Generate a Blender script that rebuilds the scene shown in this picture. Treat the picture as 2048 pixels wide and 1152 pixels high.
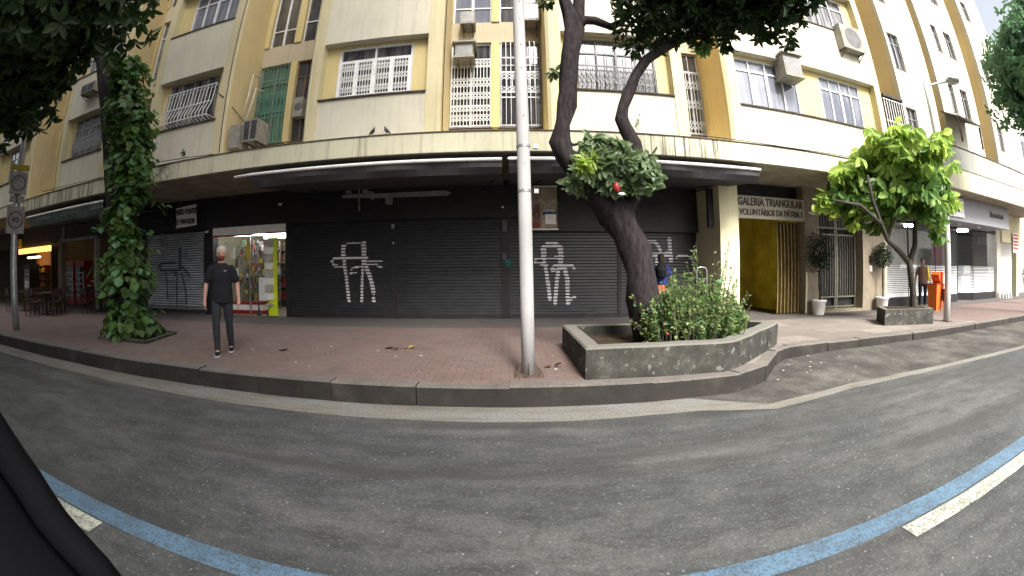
import bpy, bmesh, math, random
from mathutils import Vector, Matrix, noise
random.seed(7)
R = math.radians
sc = bpy.context.scene
COL = sc.collection
for o in list(bpy.data.objects): bpy.data.objects.remove(o)

# ------------------------------------------------------------------ camera (fisheye dash camera), world, sun, exposure
CAMH = 1.225
F_, K3, K5, PITCH, ROLL, YAW, CX, CY = 751.308, .0918, -.0133, -.01474, .00705, -.00498, -9.954, -20.014
Rr = Matrix(((math.cos(ROLL), 0, math.sin(ROLL)), (0, 1, 0), (-math.sin(ROLL), 0, math.cos(ROLL))))
Rp = Matrix(((1, 0, 0), (0, math.cos(PITCH), -math.sin(PITCH)), (0, math.sin(PITCH), math.cos(PITCH))))
Ry = Matrix(((math.cos(YAW), math.sin(YAW), 0), (-math.sin(YAW), math.cos(YAW), 0), (0, 0, 1)))
RW = Ry @ Rp @ Rr
cam = bpy.data.objects.new('camera', bpy.data.cameras.new('camera')); COL.objects.link(cam); sc.camera = cam
B = Matrix(((1, 0, 0), (0, 0, -1), (0, 1, 0)))          # camera axes -> x right, y forward, z up
cam.matrix_world = Matrix.Translation((0, 0, CAMH)) @ (RW @ B).to_4x4()
cd = cam.data
cd.type = 'PANO'; cd.panorama_type = 'FISHEYE_LENS_POLYNOMIAL'; cd.sensor_width = 36; cd.fisheye_fov = R(200)
cd.fisheye_polynomial_k0 = 0; cd.fisheye_polynomial_k1 = -.07625646; cd.fisheye_polynomial_k2 = .000173707
cd.fisheye_polynomial_k3 = 2.7746933e-05; cd.fisheye_polynomial_k4 = -7.1765e-07
cd.shift_x = -CX / 2048; cd.shift_y = CY / 1152
cd.clip_start = .02; cd.clip_end = 2000

w = bpy.data.worlds.new('World'); sc.world = w; w.use_nodes = True
nt = w.node_tree; bg = nt.nodes['Background']
sky = nt.nodes.new('ShaderNodeTexSky'); sky.sky_type = 'NISHITA'; sky.sun_disc = False
SUN_EL, SUN_AZ = R(46), R(174)                          # azimuth from +Y towards +X: from the right, behind the camera
sky.sun_elevation = SUN_EL; sky.sun_rotation = SUN_AZ; sky.air_density = 1.0; sky.dust_density = 6.0; sky.ozone_density = .6
hs = nt.nodes.new('ShaderNodeHueSaturation'); hs.inputs['Saturation'].default_value = .35
nt.links.new(sky.outputs[0], hs.inputs['Color']); nt.links.new(hs.outputs[0], bg.inputs[0])
bg.inputs[1].default_value = .15
sl = bpy.data.lights.new('sun', 'SUN'); sl.energy = 3.6; sl.angle = R(20); sl.color = (1, .965, .90)
so = bpy.data.objects.new('sun', sl); COL.objects.link(so)
sd = Vector((math.sin(SUN_AZ) * math.cos(SUN_EL), math.cos(SUN_AZ) * math.cos(SUN_EL), math.sin(SUN_EL)))
so.rotation_euler = sd.to_track_quat('Z', 'Y').to_euler(); so.location = (20, -20, 40)
sc.view_settings.view_transform = 'Standard'; sc.view_settings.look = 'None'; sc.view_settings.gamma = 1
sc.view_settings.exposure = 1.2
sc.cycles.max_bounces = 8; sc.cycles.transparent_max_bounces = 12

# ------------------------------------------------------------------ helpers
def ray(px, py):
    x = (px - 1024 - CX) / F_; y = -(py - 576 - CY) / F_
    r = math.hypot(x, y); th = r
    for _ in range(25): th -= (th + K3 * th**3 + K5 * th**5 - r) / (1 + 3 * K3 * th**2 + 5 * K5 * th**4)
    s = math.sin(th) / max(r, 1e-9)
    return RW @ Vector((x * s, math.cos(th), y * s))
def py_(px, p_y, Y):                                    # where the sight line meets the vertical plane at depth Y
    d = ray(px, p_y); t = Y / d.y
    return Vector((d.x * t, Y, CAMH + d.z * t))
def pz_(px, p_y, Z=0.):                                 # ... and the level plane at height Z
    d = ray(px, p_y); t = (Z - CAMH) / d.z
    return Vector((d.x * t, d.y * t, Z))

class MB:
    def __init__(s): s.v = []; s.f = []; s.m = []; s.k = 0
    def mat(s, k): s.k = k; return s
    def face(s, *pts):
        n = len(s.v); s.v += [tuple(p) for p in pts]; s.f.append(tuple(range(n, n + len(pts)))); s.m.append(s.k); return s
    def box(s, x0, x1, y0, y1, z0, z1):
        n = len(s.v)
        s.v += [(x0, y0, z0), (x1, y0, z0), (x1, y1, z0), (x0, y1, z0), (x0, y0, z1), (x1, y0, z1), (x1, y1, z1), (x0, y1, z1)]
        for q in ((0, 3, 2, 1), (4, 5, 6, 7), (0, 1, 5, 4), (1, 2, 6, 5), (2, 3, 7, 6), (3, 0, 4, 7)):
            s.f.append(tuple(n + i for i in q)); s.m.append(s.k)
        return s
    def prism(s, pts, z0, z1, top=None):                # closed outline (counter-clockwise) extruded upwards
        n = len(s.v); c = len(pts); top = top or pts
        s.v += [(p[0], p[1], z0) for p in pts] + [(p[0], p[1], z1) for p in top]
        for i in range(c):
            j = (i + 1) % c; s.f.append((n + i, n + j, n + c + j, n + c + i)); s.m.append(s.k)
        s.f.append(tuple(n + c + i for i in range(c))); s.m.append(s.k)
        s.f.append(tuple(n + c - 1 - i for i in range(c))); s.m.append(s.k); return s
    def slab(s, pts, d):                                # polygon thickened along vector d
        n = len(s.v); c = len(pts); d = Vector(d)
        s.v += [tuple(p) for p in pts] + [tuple(Vector(p) + d) for p in pts]
        s.f.append(tuple(n + i for i in range(c))); s.m.append(s.k)
        s.f.append(tuple(n + 2 * c - 1 - i for i in range(c))); s.m.append(s.k)
        for i in range(c):
            j = (i + 1) % c; s.f.append((n + i, n + c + i, n + c + j, n + j)); s.m.append(s.k)
        return s
    def tube(s, path, rad, seg=8, cap=True, wob=0):
        n0 = len(s.v); path = [Vector(p) for p in path]; L = len(path)
        if not hasattr(rad, '__len__'): rad = [rad] * L
        prev = None
        for i, p in enumerate(path):
            t = (path[min(i + 1, L - 1)] - path[max(i - 1, 0)]).normalized()
            if prev is None: u = t.orthogonal().normalized()
            else: u = (prev - t * prev.dot(t)).normalized()
            prev = u; v = t.cross(u)
            for k in range(seg):
                a = 2 * math.pi * k / seg; r = rad[i]
                if wob: r *= 1 + wob * noise.noise(Vector((p.x * 3 + math.cos(a), p.z * 3, math.sin(a))) * 1.7)
                s.v.append(tuple(p + (u * math.cos(a) + v * math.sin(a)) * r))
        for i in range(L - 1):
            for k in range(seg):
                a = n0 + i * seg + k; b = n0 + i * seg + (k + 1) % seg
                s.f.append((a, b, b + seg, a + seg)); s.m.append(s.k)
        if cap:
            s.f.append(tuple(n0 + seg - 1 - k for k in range(seg))); s.m.append(s.k)
            s.f.append(tuple(n0 + (L - 1) * seg + k for k in range(seg))); s.m.append(s.k)
        return s
    def bar(s, a, b, w=.012, d=.012):                   # square bar between two points
        a = Vector(a); b = Vector(b); t = (b - a).normalized()
        u = t.cross(Vector((0, 1, 0)));  u = u.normalized() if u.length > .1 else Vector((1, 0, 0))
        v = t.cross(u).normalized(); n = len(s.v)
        for p in (a, b):
            for i, j in ((-1, -1), (1, -1), (1, 1), (-1, 1)): s.v.append(tuple(p + u * i * w / 2 + v * j * d / 2))
        for q in ((0, 3, 2, 1), (4, 5, 6, 7), (0, 1, 5, 4), (1, 2, 6, 5), (2, 3, 7, 6), (3, 0, 4, 7)):
            s.f.append(tuple(n + i for i in q)); s.m.append(s.k)
        return s
    def lathe(s, c, prof, seg=20):                      # profile of (radius, height) turned about a vertical axis
        n = len(s.v); c = Vector(c)
        for r, z in prof:
            for k in range(seg):
                a = 2 * math.pi * k / seg; s.v.append((c.x + r * math.cos(a), c.y + r * math.sin(a), c.z + z))
        for i in range(len(prof) - 1):
            for k in range(seg):
                a = n + i * seg + k; b = n + i * seg + (k + 1) % seg
                s.f.append((a, b, b + seg, a + seg)); s.m.append(s.k)
        s.f.append(tuple(n + seg - 1 - k for k in range(seg))); s.m.append(s.k)
        s.f.append(tuple(n + (len(prof) - 1) * seg + k for k in range(seg))); s.m.append(s.k); return s
    def ball(s, c, r, seg=12, rings=8, sq=(1, 1, 1)):
        pr = [(math.sin(math.pi * i / rings), -math.cos(math.pi * i / rings)) for i in range(rings + 1)]
        n = len(s.v); c = Vector(c)
        for a, z in pr:
            for k in range(seg):
                t = 2 * math.pi * k / seg
                s.v.append((c.x + r * sq[0] * max(a, .02) * math.cos(t), c.y + r * sq[1] * max(a, .02) * math.sin(t), c.z + r * sq[2] * z))
        for i in range(rings):
            for k in range(seg):
                a = n + i * seg + k; b = n + i * seg + (k + 1) % seg
                s.f.append((a, b, b + seg, a + seg)); s.m.append(s.k)
        return s
    def leaf(s, p, d, up, L, W, fold=.25, blunt=.8):
        d = d.normalized(); sd_ = d.cross(up)
        sd_ = sd_.normalized() if sd_.length > .01 else d.orthogonal().normalized()
        n = sd_.cross(d); k = len(s.v); dn = n * (-.12 * L)
        pt = [p, p + d * .35 * L + sd_ * W + n * fold * W, p + d * .75 * L + sd_ * W * blunt + n * fold * W + dn, p + d * L + dn * 1.6,
              p + d * .75 * L - sd_ * W * blunt + n * fold * W + dn, p + d * .35 * L - sd_ * W + n * fold * W]
        s.v += [tuple(q) for q in pt]; s.f += [(k, k + 1, k + 2, k + 3), (k, k + 3, k + 4, k + 5)]; s.m += [s.k, s.k]
    def build(s, name, mats, parent=None, smooth=False, loc=None):
        me = bpy.data.meshes.new(name); me.from_pydata(s.v, [], s.f)
        for m in (mats if isinstance(mats, (list, tuple)) else [mats]): me.materials.append(m)
        me.polygons.foreach_set('material_index', s.m)
        if smooth: me.polygons.foreach_set('use_smooth', [True] * len(s.f))
        me.update()
        o = bpy.data.objects.new(name, me); COL.objects.link(o)
        if parent:
            o.parent = parent; o.matrix_parent_inverse = parent.matrix_world.inverted() if parent.type != 'EMPTY' else Matrix.Translation(-parent.location)
        return o
def tag(o, label=None, cat=None, group=None, kind=None):
    if label: o['label'] = label
    if cat: o['category'] = cat
    if group: o['group'] = group
    if kind: o['kind'] = kind
    return o
def thing(name, loc, label, cat, group=None):
    o = bpy.data.objects.new(name, None); COL.objects.link(o); o.location = loc; o.empty_display_size = .2
    return tag(o, label, cat, group)
def dup(root, loc, rz=None, label=None):                 # copy of a thing with copies of its parts and sub-parts
    r = root.copy(); COL.objects.link(r); r.location = loc
    if rz is not None: r.rotation_euler = (0, 0, rz)
    if label: r['label'] = label
    for ch in list(root.children):
        c = ch.copy(); COL.objects.link(c); c.parent = r
        for g in list(ch.children):
            d = g.copy(); COL.objects.link(d); d.parent = c
    return r
def text(name, s, size, loc, m, parent=None, rot=(R(90), 0, 0), ext=.004, align='CENTER', bold=0, sx=1, shear=0):
    cu = bpy.data.curves.new(name, 'FONT'); cu.body = s; cu.size = size; cu.extrude = ext; cu.align_x = align; cu.align_y = 'CENTER'
    cu.offset = bold; cu.shear = shear
    t = bpy.data.objects.new(name, cu); COL.objects.link(t)
    me = bpy.data.meshes.new_from_object(t.evaluated_get(bpy.context.evaluated_depsgraph_get()))
    bpy.data.objects.remove(t); me.materials.clear(); me.materials.append(m)
    M = Matrix.Translation(loc) @ Matrix.Rotation(rot[2], 4, 'Z') @ Matrix.Rotation(rot[0], 4, 'X') @ Matrix.Diagonal((sx, 1, 1, 1))
    me.transform(M); o = bpy.data.objects.new(name, me); COL.objects.link(o)
    if parent: o.parent = parent; o.matrix_parent_inverse = Matrix.Translation(-parent.location) if parent.type == 'EMPTY' else Matrix()
    return o

# ------------------------------------------------------------------ materials
def nd(nt, t, **kw):
    n = nt.nodes.new(t)
    for k, v in kw.items():
        if k in n.inputs: n.inputs[k].default_value = v
        else: setattr(n, k, v)
    return n
def base(name, col, rough=.8, spec=.3, metal=0):
    m = bpy.data.materials.new(name); m.use_nodes = True; b = m.node_tree.nodes['Principled BSDF']
    b.inputs['Base Color'].default_value = (*col, 1); b.inputs['Roughness'].default_value = rough
    b.inputs['Specular IOR Level'].default_value = spec; b.inputs['Metallic'].default_value = metal
    return m, m.node_tree, b
def ramp(nt, src, stops):
    r = nt.nodes.new('ShaderNodeValToRGB'); e = r.color_ramp.elements
    while len(e) < len(stops): e.new(.5)
    for k, (p, c) in enumerate(stops): e[k].position = p; e[k].color = (*c, 1) if hasattr(c, '__len__') else (c, c, c, 1)
    nt.links.new(src, r.inputs[0]); return r.outputs[0]
def mixc(nt, fac, a, b, mode='MIX'):
    n = nt.nodes.new('ShaderNodeMix'); n.data_type = 'RGBA'; n.blend_type = mode
    for s, v in ((n.inputs[0], fac), (n.inputs[6], a), (n.inputs[7], b)):
        if isinstance(v, (int, float)): s.default_value = v
        elif isinstance(v, tuple): s.default_value = (*v, 1)
        else: nt.links.new(v, s)
    return n.outputs[2]
def pos(nt, scale=(1, 1, 1), loc=(0, 0, 0)):
    g = nt.nodes.new('ShaderNodeNewGeometry'); mp = nt.nodes.new('ShaderNodeMapping')
    mp.inputs['Scale'].default_value = scale; mp.inputs['Location'].default_value = loc
    nt.links.new(g.outputs['Position'], mp.inputs[0]); return mp.outputs[0]
def nz(nt, vec, sc_, det=4, rough=.6):
    n = nd(nt, 'ShaderNodeTexNoise', Scale=sc_, Detail=det, Roughness=rough); nt.links.new(vec, n.inputs['Vector']); return n.outputs[0]
def bump(nt, b, src, st=.3, dist=.01):
    n = nd(nt, 'ShaderNodeBump', Strength=st, Distance=dist); nt.links.new(src, n.inputs['Height']); nt.links.new(n.outputs[0], b.inputs['Normal'])
def simple(name, col, rough=.7, spec=.3, metal=0, var=.25, sc_=6, stretch=(1, 1, 1), bmp=0):
    m, nt, b = base(name, col, rough, spec, metal)
    f = nz(nt, pos(nt, stretch), sc_)
    c = ramp(nt, f, [(.3, tuple(x * (1 - var) for x in col)), (.7, tuple(min(1, x * (1 + var)) for x in col))])
    nt.links.new(c, b.inputs['Base Color'])
    if bmp: bump(nt, b, f, bmp, .01)
    return m
def paint(name, col, dirt=.5, dcol=(.16, .14, .11), streak=.5, rough=.85):   # weathered wall paint: blotches and rain streaks
    m, nt, b = base(name, col, rough, .2)
    v = pos(nt); n1 = nz(nt, v, .9, 5); n2 = nz(nt, pos(nt, (6, 6, .22)), 1.5, 6, .75); n3 = nz(nt, v, 14, 3)
    c = mixc(nt, ramp(nt, n1, [(.42, 0), (.75, dirt)]), col, tuple(x * .72 for x in col))
    c = mixc(nt, ramp(nt, n2, [(.52, 0), (.78, streak)]), c, dcol)
    c = mixc(nt, ramp(nt, n3, [(.3, .12), (.7, 0)]), c, tuple(x * .7 for x in col))
    nt.links.new(c, b.inputs['Base Color']); bump(nt, b, n3, .15, .004); return m
def glass(name, tint, curtain, amt=.5, sc_=9, rough=.08):
    m, nt, b = base(name, tint, rough, .9); b.inputs['Coat Weight'].default_value = .6; b.inputs['Coat Roughness'].default_value = .04
    n = nz(nt, pos(nt, (3.5, 1, .18)), sc_ * .35, 3); n2 = nz(nt, pos(nt), .9, 2)
    c = mixc(nt, ramp(nt, n, [(.42, 0), (.6, amt)]), tint, curtain)
    c = mixc(nt, ramp(nt, n2, [(.45, 0), (.6, .8)]), c, tint)
    nt.links.new(c, b.inputs['Base Color']); return m
def leafm(name, col, col2, trans=.35, gloss=.45):
    m, nt, b = base(name, col, gloss, .4)
    f = nz(nt, pos(nt), 2.2, 3); f2 = nz(nt, pos(nt), 23, 2)
    c = ramp(nt, f, [(.35, col), (.65, col2)]); c = mixc(nt, ramp(nt, f2, [(.35, 0), (.7, .45)]), c, tuple(x * .55 for x in col))
    nt.links.new(c, b.inputs['Base Color'])
    t = nt.nodes.new('ShaderNodeBsdfTranslucent'); nt.links.new(mixc(nt, .5, c, tuple(min(1, x * 1.6) for x in col2)), t.inputs[0])
    mx = nt.nodes.new('ShaderNodeMixShader'); mx.inputs[0].default_value = trans
    out = nt.nodes['Material Output']; nt.links.new(b.outputs[0], mx.inputs[1]); nt.links.new(t.outputs[0], mx.inputs[2]); nt.links.new(mx.outputs[0], out.inputs[0])
    return m
def emit(name, col, st):
    m, nt, b = base(name, (.8, .8, .8)); b.inputs['Emission Color'].default_value = (*col, 1); b.inputs['Emission Strength'].default_value = st; return m

M = {}
M['cream'] = paint('cream wall paint', (.61, .575, .46), .6, (.27, .25, .19), .5)
M['cream2'] = paint('beige beam paint', (.50, .43, .30), .6, (.20, .16, .11), .5)
M['yellow'] = paint('yellow wall paint', (.62, .51, .25), .6, (.24, .18, .10), .5)
M['pier'] = paint('tan weathered pier paint', (.61, .54, .34), .7, (.20, .17, .12), .6)
M['side'] = paint('ochre recess side paint', (.68, .545, .29), .5, (.24, .17, .09), .35)
M['ledge'] = paint('canopy paint', (.60, .57, .42), .6, (.07, .06, .05), .75)
M['ledgeg'] = paint('grey weathered parapet', (.33, .34, .30), .8, (.08, .08, .08), .7)
m = M['ledge']; nt = m.node_tree; b = nt.nodes['Principled BSDF']; src = b.inputs['Base Color'].links[0].from_socket
spq = nt.nodes.new('ShaderNodeSeparateXYZ'); nt.links.new(pos(nt), spq.inputs[0])
def zone(a, b_, w_=.35):
    o_ = []
    for e0, e1 in ((a, a + w_), (b_, b_ - w_)):
        r_ = nt.nodes.new('ShaderNodeMapRange'); r_.inputs[1].default_value = e0; r_.inputs[2].default_value = e1; nt.links.new(spq.outputs[0], r_.inputs[0]); o_.append(r_.outputs[0])
    q_ = nd(nt, 'ShaderNodeMath', operation='MULTIPLY'); nt.links.new(o_[0], q_.inputs[0]); nt.links.new(o_[1], q_.inputs[1]); return q_.outputs[0]
stn = ramp(nt, nz(nt, pos(nt, (9, 9, .25)), 1.6, 5, .75), [(.48, 0), (.6, .95)]); blot = ramp(nt, nz(nt, pos(nt), 4, 5, .7), [(.42, 0), (.6, .9)])
c = src
for z_, mk in ((zone(2.7, 5.0), stn), (zone(-11.2, -8.3, .6), blot), (zone(-19, -11.5, 1), stn)):
    q_ = nd(nt, 'ShaderNodeMath', operation='MULTIPLY'); nt.links.new(z_, q_.inputs[0]); nt.links.new(mk, q_.inputs[1]); c = mixc(nt, q_.outputs[0], c, (.09, .08, .065))
nt.links.new(c, b.inputs['Base Color'])
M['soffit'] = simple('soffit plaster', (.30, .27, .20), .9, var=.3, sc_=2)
M['dirt'] = simple('dark grime edge', (.07, .06, .05), .9, var=.5, sc_=9)
M['black'] = simple('black shopfront paint', (.020, .019, .021), .55, .35, var=.35, sc_=3)
M['blackshut'] = simple('black roller shutter paint', (.022, .023, .026), .45, .45, var=.35, sc_=5)
M['charshut'] = simple('charcoal roller shutter paint', (.021, .022, .025), .45, .45, var=.3, sc_=5)
M['greyshut'] = simple('galvanised shutter', (.10, .11, .12), .35, .5, .6, var=.3, sc_=4)
M['white'] = simple('white painted metal', (.72, .72, .70), .5, .4, var=.12, sc_=5)
M['whitef'] = simple('white window frame', (.66, .66, .66), .4, .4, var=.15, sc_=5)
M['greyf'] = simple('grey aluminium frame', (.34, .34, .34), .35, .5, .5, var=.2)
M['greyd'] = simple('dull grey window metal', (.17, .17, .175), .6, .3, .0, var=.2)
M['greenf'] = simple('pale green painted grille', (.12, .27, .21), .5, .4, var=.2)
M['browng'] = simple('brown old shutter wood', (.13, .09, .07), .8, var=.4, sc_=8, stretch=(6, 6, .5))
M['gdark'] = glass('dark window glass', (.025, .025, .03), (.16, .15, .14), .5)
M['gcurt'] = glass('window glass with pale curtain', (.04, .04, .045), (.30, .29, .27), .8)
M['gmid'] = glass('window glass with grey curtain', (.07, .07, .075), (.17, .165, .17), .9)
M['gblue'] = glass('window glass with painted sky reflection', (.14, .15, .19), (.30, .30, .34), .6)  # bluish sky reflection put into the base colour
M['ggreen'] = glass('window glass with green screen', (.04, .10, .07), (.10, .24, .17), .8)
M['gshop'] = glass('shop glass', (.05, .055, .055), (.12, .13, .12), .5)
M['acw'] = simple('air conditioner casing', (.28, .265, .225), .6, .3, var=.25, sc_=7)
M['acd'] = simple('air conditioner grille dark', (.05, .05, .055), .6, var=.3)
M['pipe'] = simple('pipe insulation tape', (.55, .50, .38), .7, var=.2)
M['rust'] = simple('rusty steel', (.10, .07, .055), .8, .3, var=.4, sc_=12)
M['steel'] = simple('galvanised steel', (.42, .43, .43), .35, .5, .7, var=.2, sc_=8)
M['steelhi'] = simple('painted slat highlight', (.62, .66, .70), .35, .5, .3, var=.4, sc_=2, stretch=(1, 1, 4))  # highlight on the upward slat faces, put into a paler metal colour
M['pole'] = paint('pale pole concrete', (.50, .49, .485), .9, (.20, .19, .185), .75, .75)
M['conc'] = simple('old planter concrete', (.17, .165, .15), .9, var=.5, sc_=5, bmp=.4)
M['soil'] = simple('planter soil', (.05, .038, .026), 1, .1, var=.5, sc_=14, bmp=.6)
M['bark'] = simple('tree bark', (.032, .026, .028), .95, .15, var=.5, sc_=9, stretch=(2.5, 2.5, .8), bmp=.9)
M['bark2'] = simple('grey tree bark', (.055, .05, .04), .95, .15, var=.5, sc_=11, stretch=(2.5, 2.5, .8), bmp=.8)
M['text'] = simple('dark grey lettering', (.07, .065, .06), .6, var=.2)
M['graf'] = simple('white spray paint', (.66, .65, .66), .8, var=.2, sc_=9)
M['grafd'] = simple('dark spray paint', (.02, .03, .035), .8, var=.3)
M['green'] = simple('turquoise spray paint', (.02, .30, .26), .8)
M['red'] = simple('red painted metal', (.30, .015, .02), .45, .5, var=.25)
M['redm'] = simple('red cloth', (.15, .035, .04), .9, var=.2)
M['orange'] = simple('orange plastic', (.75, .15, .02), .5, .4, var=.12, sc_=9)
M['white2'] = simple('white plastic', (.84, .84, .80), .5, .4, var=.1)
M['ylw'] = simple('yellow painted wall inside passage', (.62, .50, .06), .7, var=.25, sc_=2)
M['ylw2'] = simple('yellow sign plastic', (.70, .50, .03), .5, var=.15)
M['lime'] = simple('lime yellow board', (.62, .70, .03), .5, var=.1)
M['beige'] = paint('beige pillar plaster', (.60, .56, .38), .4, (.2, .18, .12), .3)
M['stone'] = simple('beige stone tile pillar', (.24, .20, .145), .6, .4, var=.2, sc_=5)
M['fascia'] = simple('grey metal shop fascia', (.26, .27, .29), .5, .4, var=.08, sc_=2)
M['rubber'] = simple('black vehicle rubber', (.0035, .0035, .005), .85, .12, var=.2)  # shade of the unlit cabin put into the near-black colour
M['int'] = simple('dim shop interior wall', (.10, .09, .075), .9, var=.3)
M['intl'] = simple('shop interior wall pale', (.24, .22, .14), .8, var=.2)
M['brownd'] = simple('dark brown wood furniture', (.035, .02, .016), .5, .4, var=.3)
M['tube'] = emit('fluorescent tube', (.9, .92, 1), 14)
M['tubeb'] = emit('bright ceiling lamp', (.9, .95, 1), 30)
M['warml'] = emit('lit yellow shop header', (1, .55, .12), .9)
M['warm2'] = emit('lit shop lamp', (1, .72, .35), 5)
M['blk'] = simple('black fabric', (.016, .016, .019), .9, .15, var=.25, sc_=20)
M['legg'] = simple('charcoal leggings', (.028, .029, .035), .85, .2, var=.2, sc_=20)
M['skin'] = simple('skin', (.44, .24, .18), .55, .35, var=.08, sc_=12)
M['skind'] = simple('tanned skin', (.24, .12, .08), .55, .35, var=.08, sc_=12)
M['hairg'] = simple('grey hair', (.36, .345, .33), .8, var=.3, sc_=30)
M['hairb'] = simple('dark hair', (.03, .02, .015), .8, var=.3, sc_=30)
M['eye'] = simple('dark eye', (.03, .02, .02), .3)
M['sole'] = simple('white shoe sole', (.42, .42, .42), .6)
M['blueb'] = simple('blue cloth', (.02, .03, .15), .8, var=.2)
M['orsk'] = simple('orange cloth', (.40, .12, .06), .8, var=.2, sc_=12)
M['lit'] = simple('white litter', (.42, .41, .38), .8)
M['leafy'] = simple('yellow dead leaf', (.38, .29, .05), .8)
M['leafb'] = simple('brown dead leaf', (.10, .055, .035), .9)
M['lf_dark'] = leafm('dark crown leaves', (.018, .040, .012), (.035, .075, .018), .25)
M['lf_ivy'] = leafm('climber leaves', (.045, .085, .018), (.10, .17, .045), .35)
M['lf_ivy2'] = leafm('pale climber leaves', (.10, .24, .10), (.16, .32, .14), .3)
M['lf_bright'] = leafm('bright young leaves', (.20, .34, .06), (.34, .47, .12), .5)
M['lf_mid'] = leafm('mid green leaves', (.08, .17, .035), (.15, .27, .065), .4)
M['lf_lime'] = leafm('lime leaves', (.34, .47, .08), (.46, .58, .15), .45)
M['lf_olive'] = leafm('grey green leaves', (.12, .18, .085), (.23, .31, .16), .35)
M['lf_bush'] = leafm('bush leaves', (.18, .235, .08), (.32, .39, .17), .35)
M['lf_far'] = leafm('far tree leaves', (.07, .15, .08), (.12, .24, .12), .4)
M['lf_top'] = leafm('topiary leaves', (.015, .03, .012), (.03, .055, .02), .2)

# asphalt
m, nt, b = base('asphalt', (.06, .06, .06), .85, .35); M['asph'] = m
v = pos(nt); lo = nz(nt, pos(nt, (.35, 1.3, 1)), .8, 5, .6); md = nz(nt, pos(nt, (.6, 1.6, 1)), 3.5, 6, .75); hi = nz(nt, v, 70, 2, .8); gr = nz(nt, pos(nt, (.7, 1.4, 1)), 34, 4, .9)
c = ramp(nt, lo, [(.3, (.050, .056, .058)), (.5, (.082, .086, .086)), (.68, (.135, .136, .132))])
c = mixc(nt, ramp(nt, md, [(.36, .7), (.52, 0)]), c, (.036, .037, .036)); c = mixc(nt, ramp(nt, md, [(.52, 0), (.72, .55)]), c, (.15, .148, .14))
c = mixc(nt, ramp(nt, hi, [(.35, .5), (.62, 0)]), c, (.03, .03, .03))
c = mixc(nt, ramp(nt, gr, [(.56, 0), (.68, .8)]), c, (.24, .24, .235))
vo = nd(nt, 'ShaderNodeTexVoronoi', Scale=21); nt.links.new(v, vo.inputs['Vector'])
sp_ = nd(nt, 'ShaderNodeMath', operation='MULTIPLY'); nt.links.new(ramp(nt, vo.outputs['Distance'], [(.10, .8), (.2, 0)]), sp_.inputs[0]); nt.links.new(ramp(nt, vo.outputs['Color'], [(.72, 0), (.78, 1)]), sp_.inputs[1])
c = mixc(nt, sp_.outputs[0], c, (.30, .30, .30))
oil = nz(nt, pos(nt, (.5, 1, 1)), .55, 6, .65); c = mixc(nt, ramp(nt, oil, [(.56, 0), (.66, .55)]), c, (.042, .042, .042))
st = nz(nt, pos(nt, (.12, 1.7, 1)), 1.6, 4, .6)
c = mixc(nt, ramp(nt, st, [(.50, 0), (.66, .65)]), c, (.040, .040, .038))
vc = nd(nt, 'ShaderNodeTexVoronoi', Scale=.3); vc.feature = 'DISTANCE_TO_EDGE'; wv = nd(nt, 'ShaderNodeVectorMath', operation='MULTIPLY_ADD'); nt.links.new(v, wv.inputs[2]); nn_ = nd(nt, 'ShaderNodeTexNoise', Scale=1.8, Detail=5); nt.links.new(v, nn_.inputs['Vector']); nt.links.new(nn_.outputs[1], wv.inputs[0]); wv.inputs[1].default_value = (1.1, 1.1, 0); nt.links.new(wv.outputs[0], vc.inputs['Vector'])
c = mixc(nt, ramp(nt, vc.outputs['Distance'], [(.0, .35), (.006, 0)]), c, (.035, .035, .034))
nt.links.new(c, b.inputs['Base Color']); bump(nt, b, hi, .5, .006)
m, nt, b = base('rough patched asphalt', (.1, .1, .1), .9, .25); M['patch'] = m
v = pos(nt); lo = nz(nt, v, 1.6, 6, .7); hi = nz(nt, v, 45, 3, .8)
c = ramp(nt, lo, [(.32, (.038, .036, .032)), (.5, (.080, .076, .068)), (.68, (.16, .15, .135))]); c = mixc(nt, ramp(nt, hi, [(.4, .5), (.6, 0)]), c, (.03, .03, .028))
nt.links.new(c, b.inputs['Base Color']); bump(nt, b, hi, .6, .01)
m, nt, b = base('gutter concrete', (.2, .2, .19), .9, .25); M['gutter'] = m
v = pos(nt); lo = nz(nt, pos(nt, (.5, 3, 1)), 1.7, 6, .7); hi = nz(nt, v, 40, 3, .8)
c = ramp(nt, lo, [(.3, (.12, .115, .10)), (.5, (.20, .19, .165)), (.7, (.21, .235, .25))]); c = mixc(nt, ramp(nt, hi, [(.36, .6), (.5, 0)]), c, (.07, .065, .055))
nt.links.new(c, b.inputs['Base Color']); bump(nt, b, hi, .5, .006)
def roadpaint(name, col):
    m, nt, b = base(name, col, .7, .35); v = pos(nt); n = nz(nt, pos(nt, (.6, 1.5, 1)), 7, 6, .75); h = nz(nt, v, 55, 3, .8)
    c = mixc(nt, ramp(nt, n, [(.40, .75), (.56, 0)]), col, tuple(x * .45 + .02 for x in col)); c = mixc(nt, ramp(nt, h, [(.40, .8), (.5, 0)]), c, (.06, .06, .06))
    nt.links.new(c, b.inputs['Base Color']); return m
M['blue'] = roadpaint('blue road paint', (.11, .195, .285)); M['wline'] = roadpaint('white road paint', (.52, .54, .45))
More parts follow.
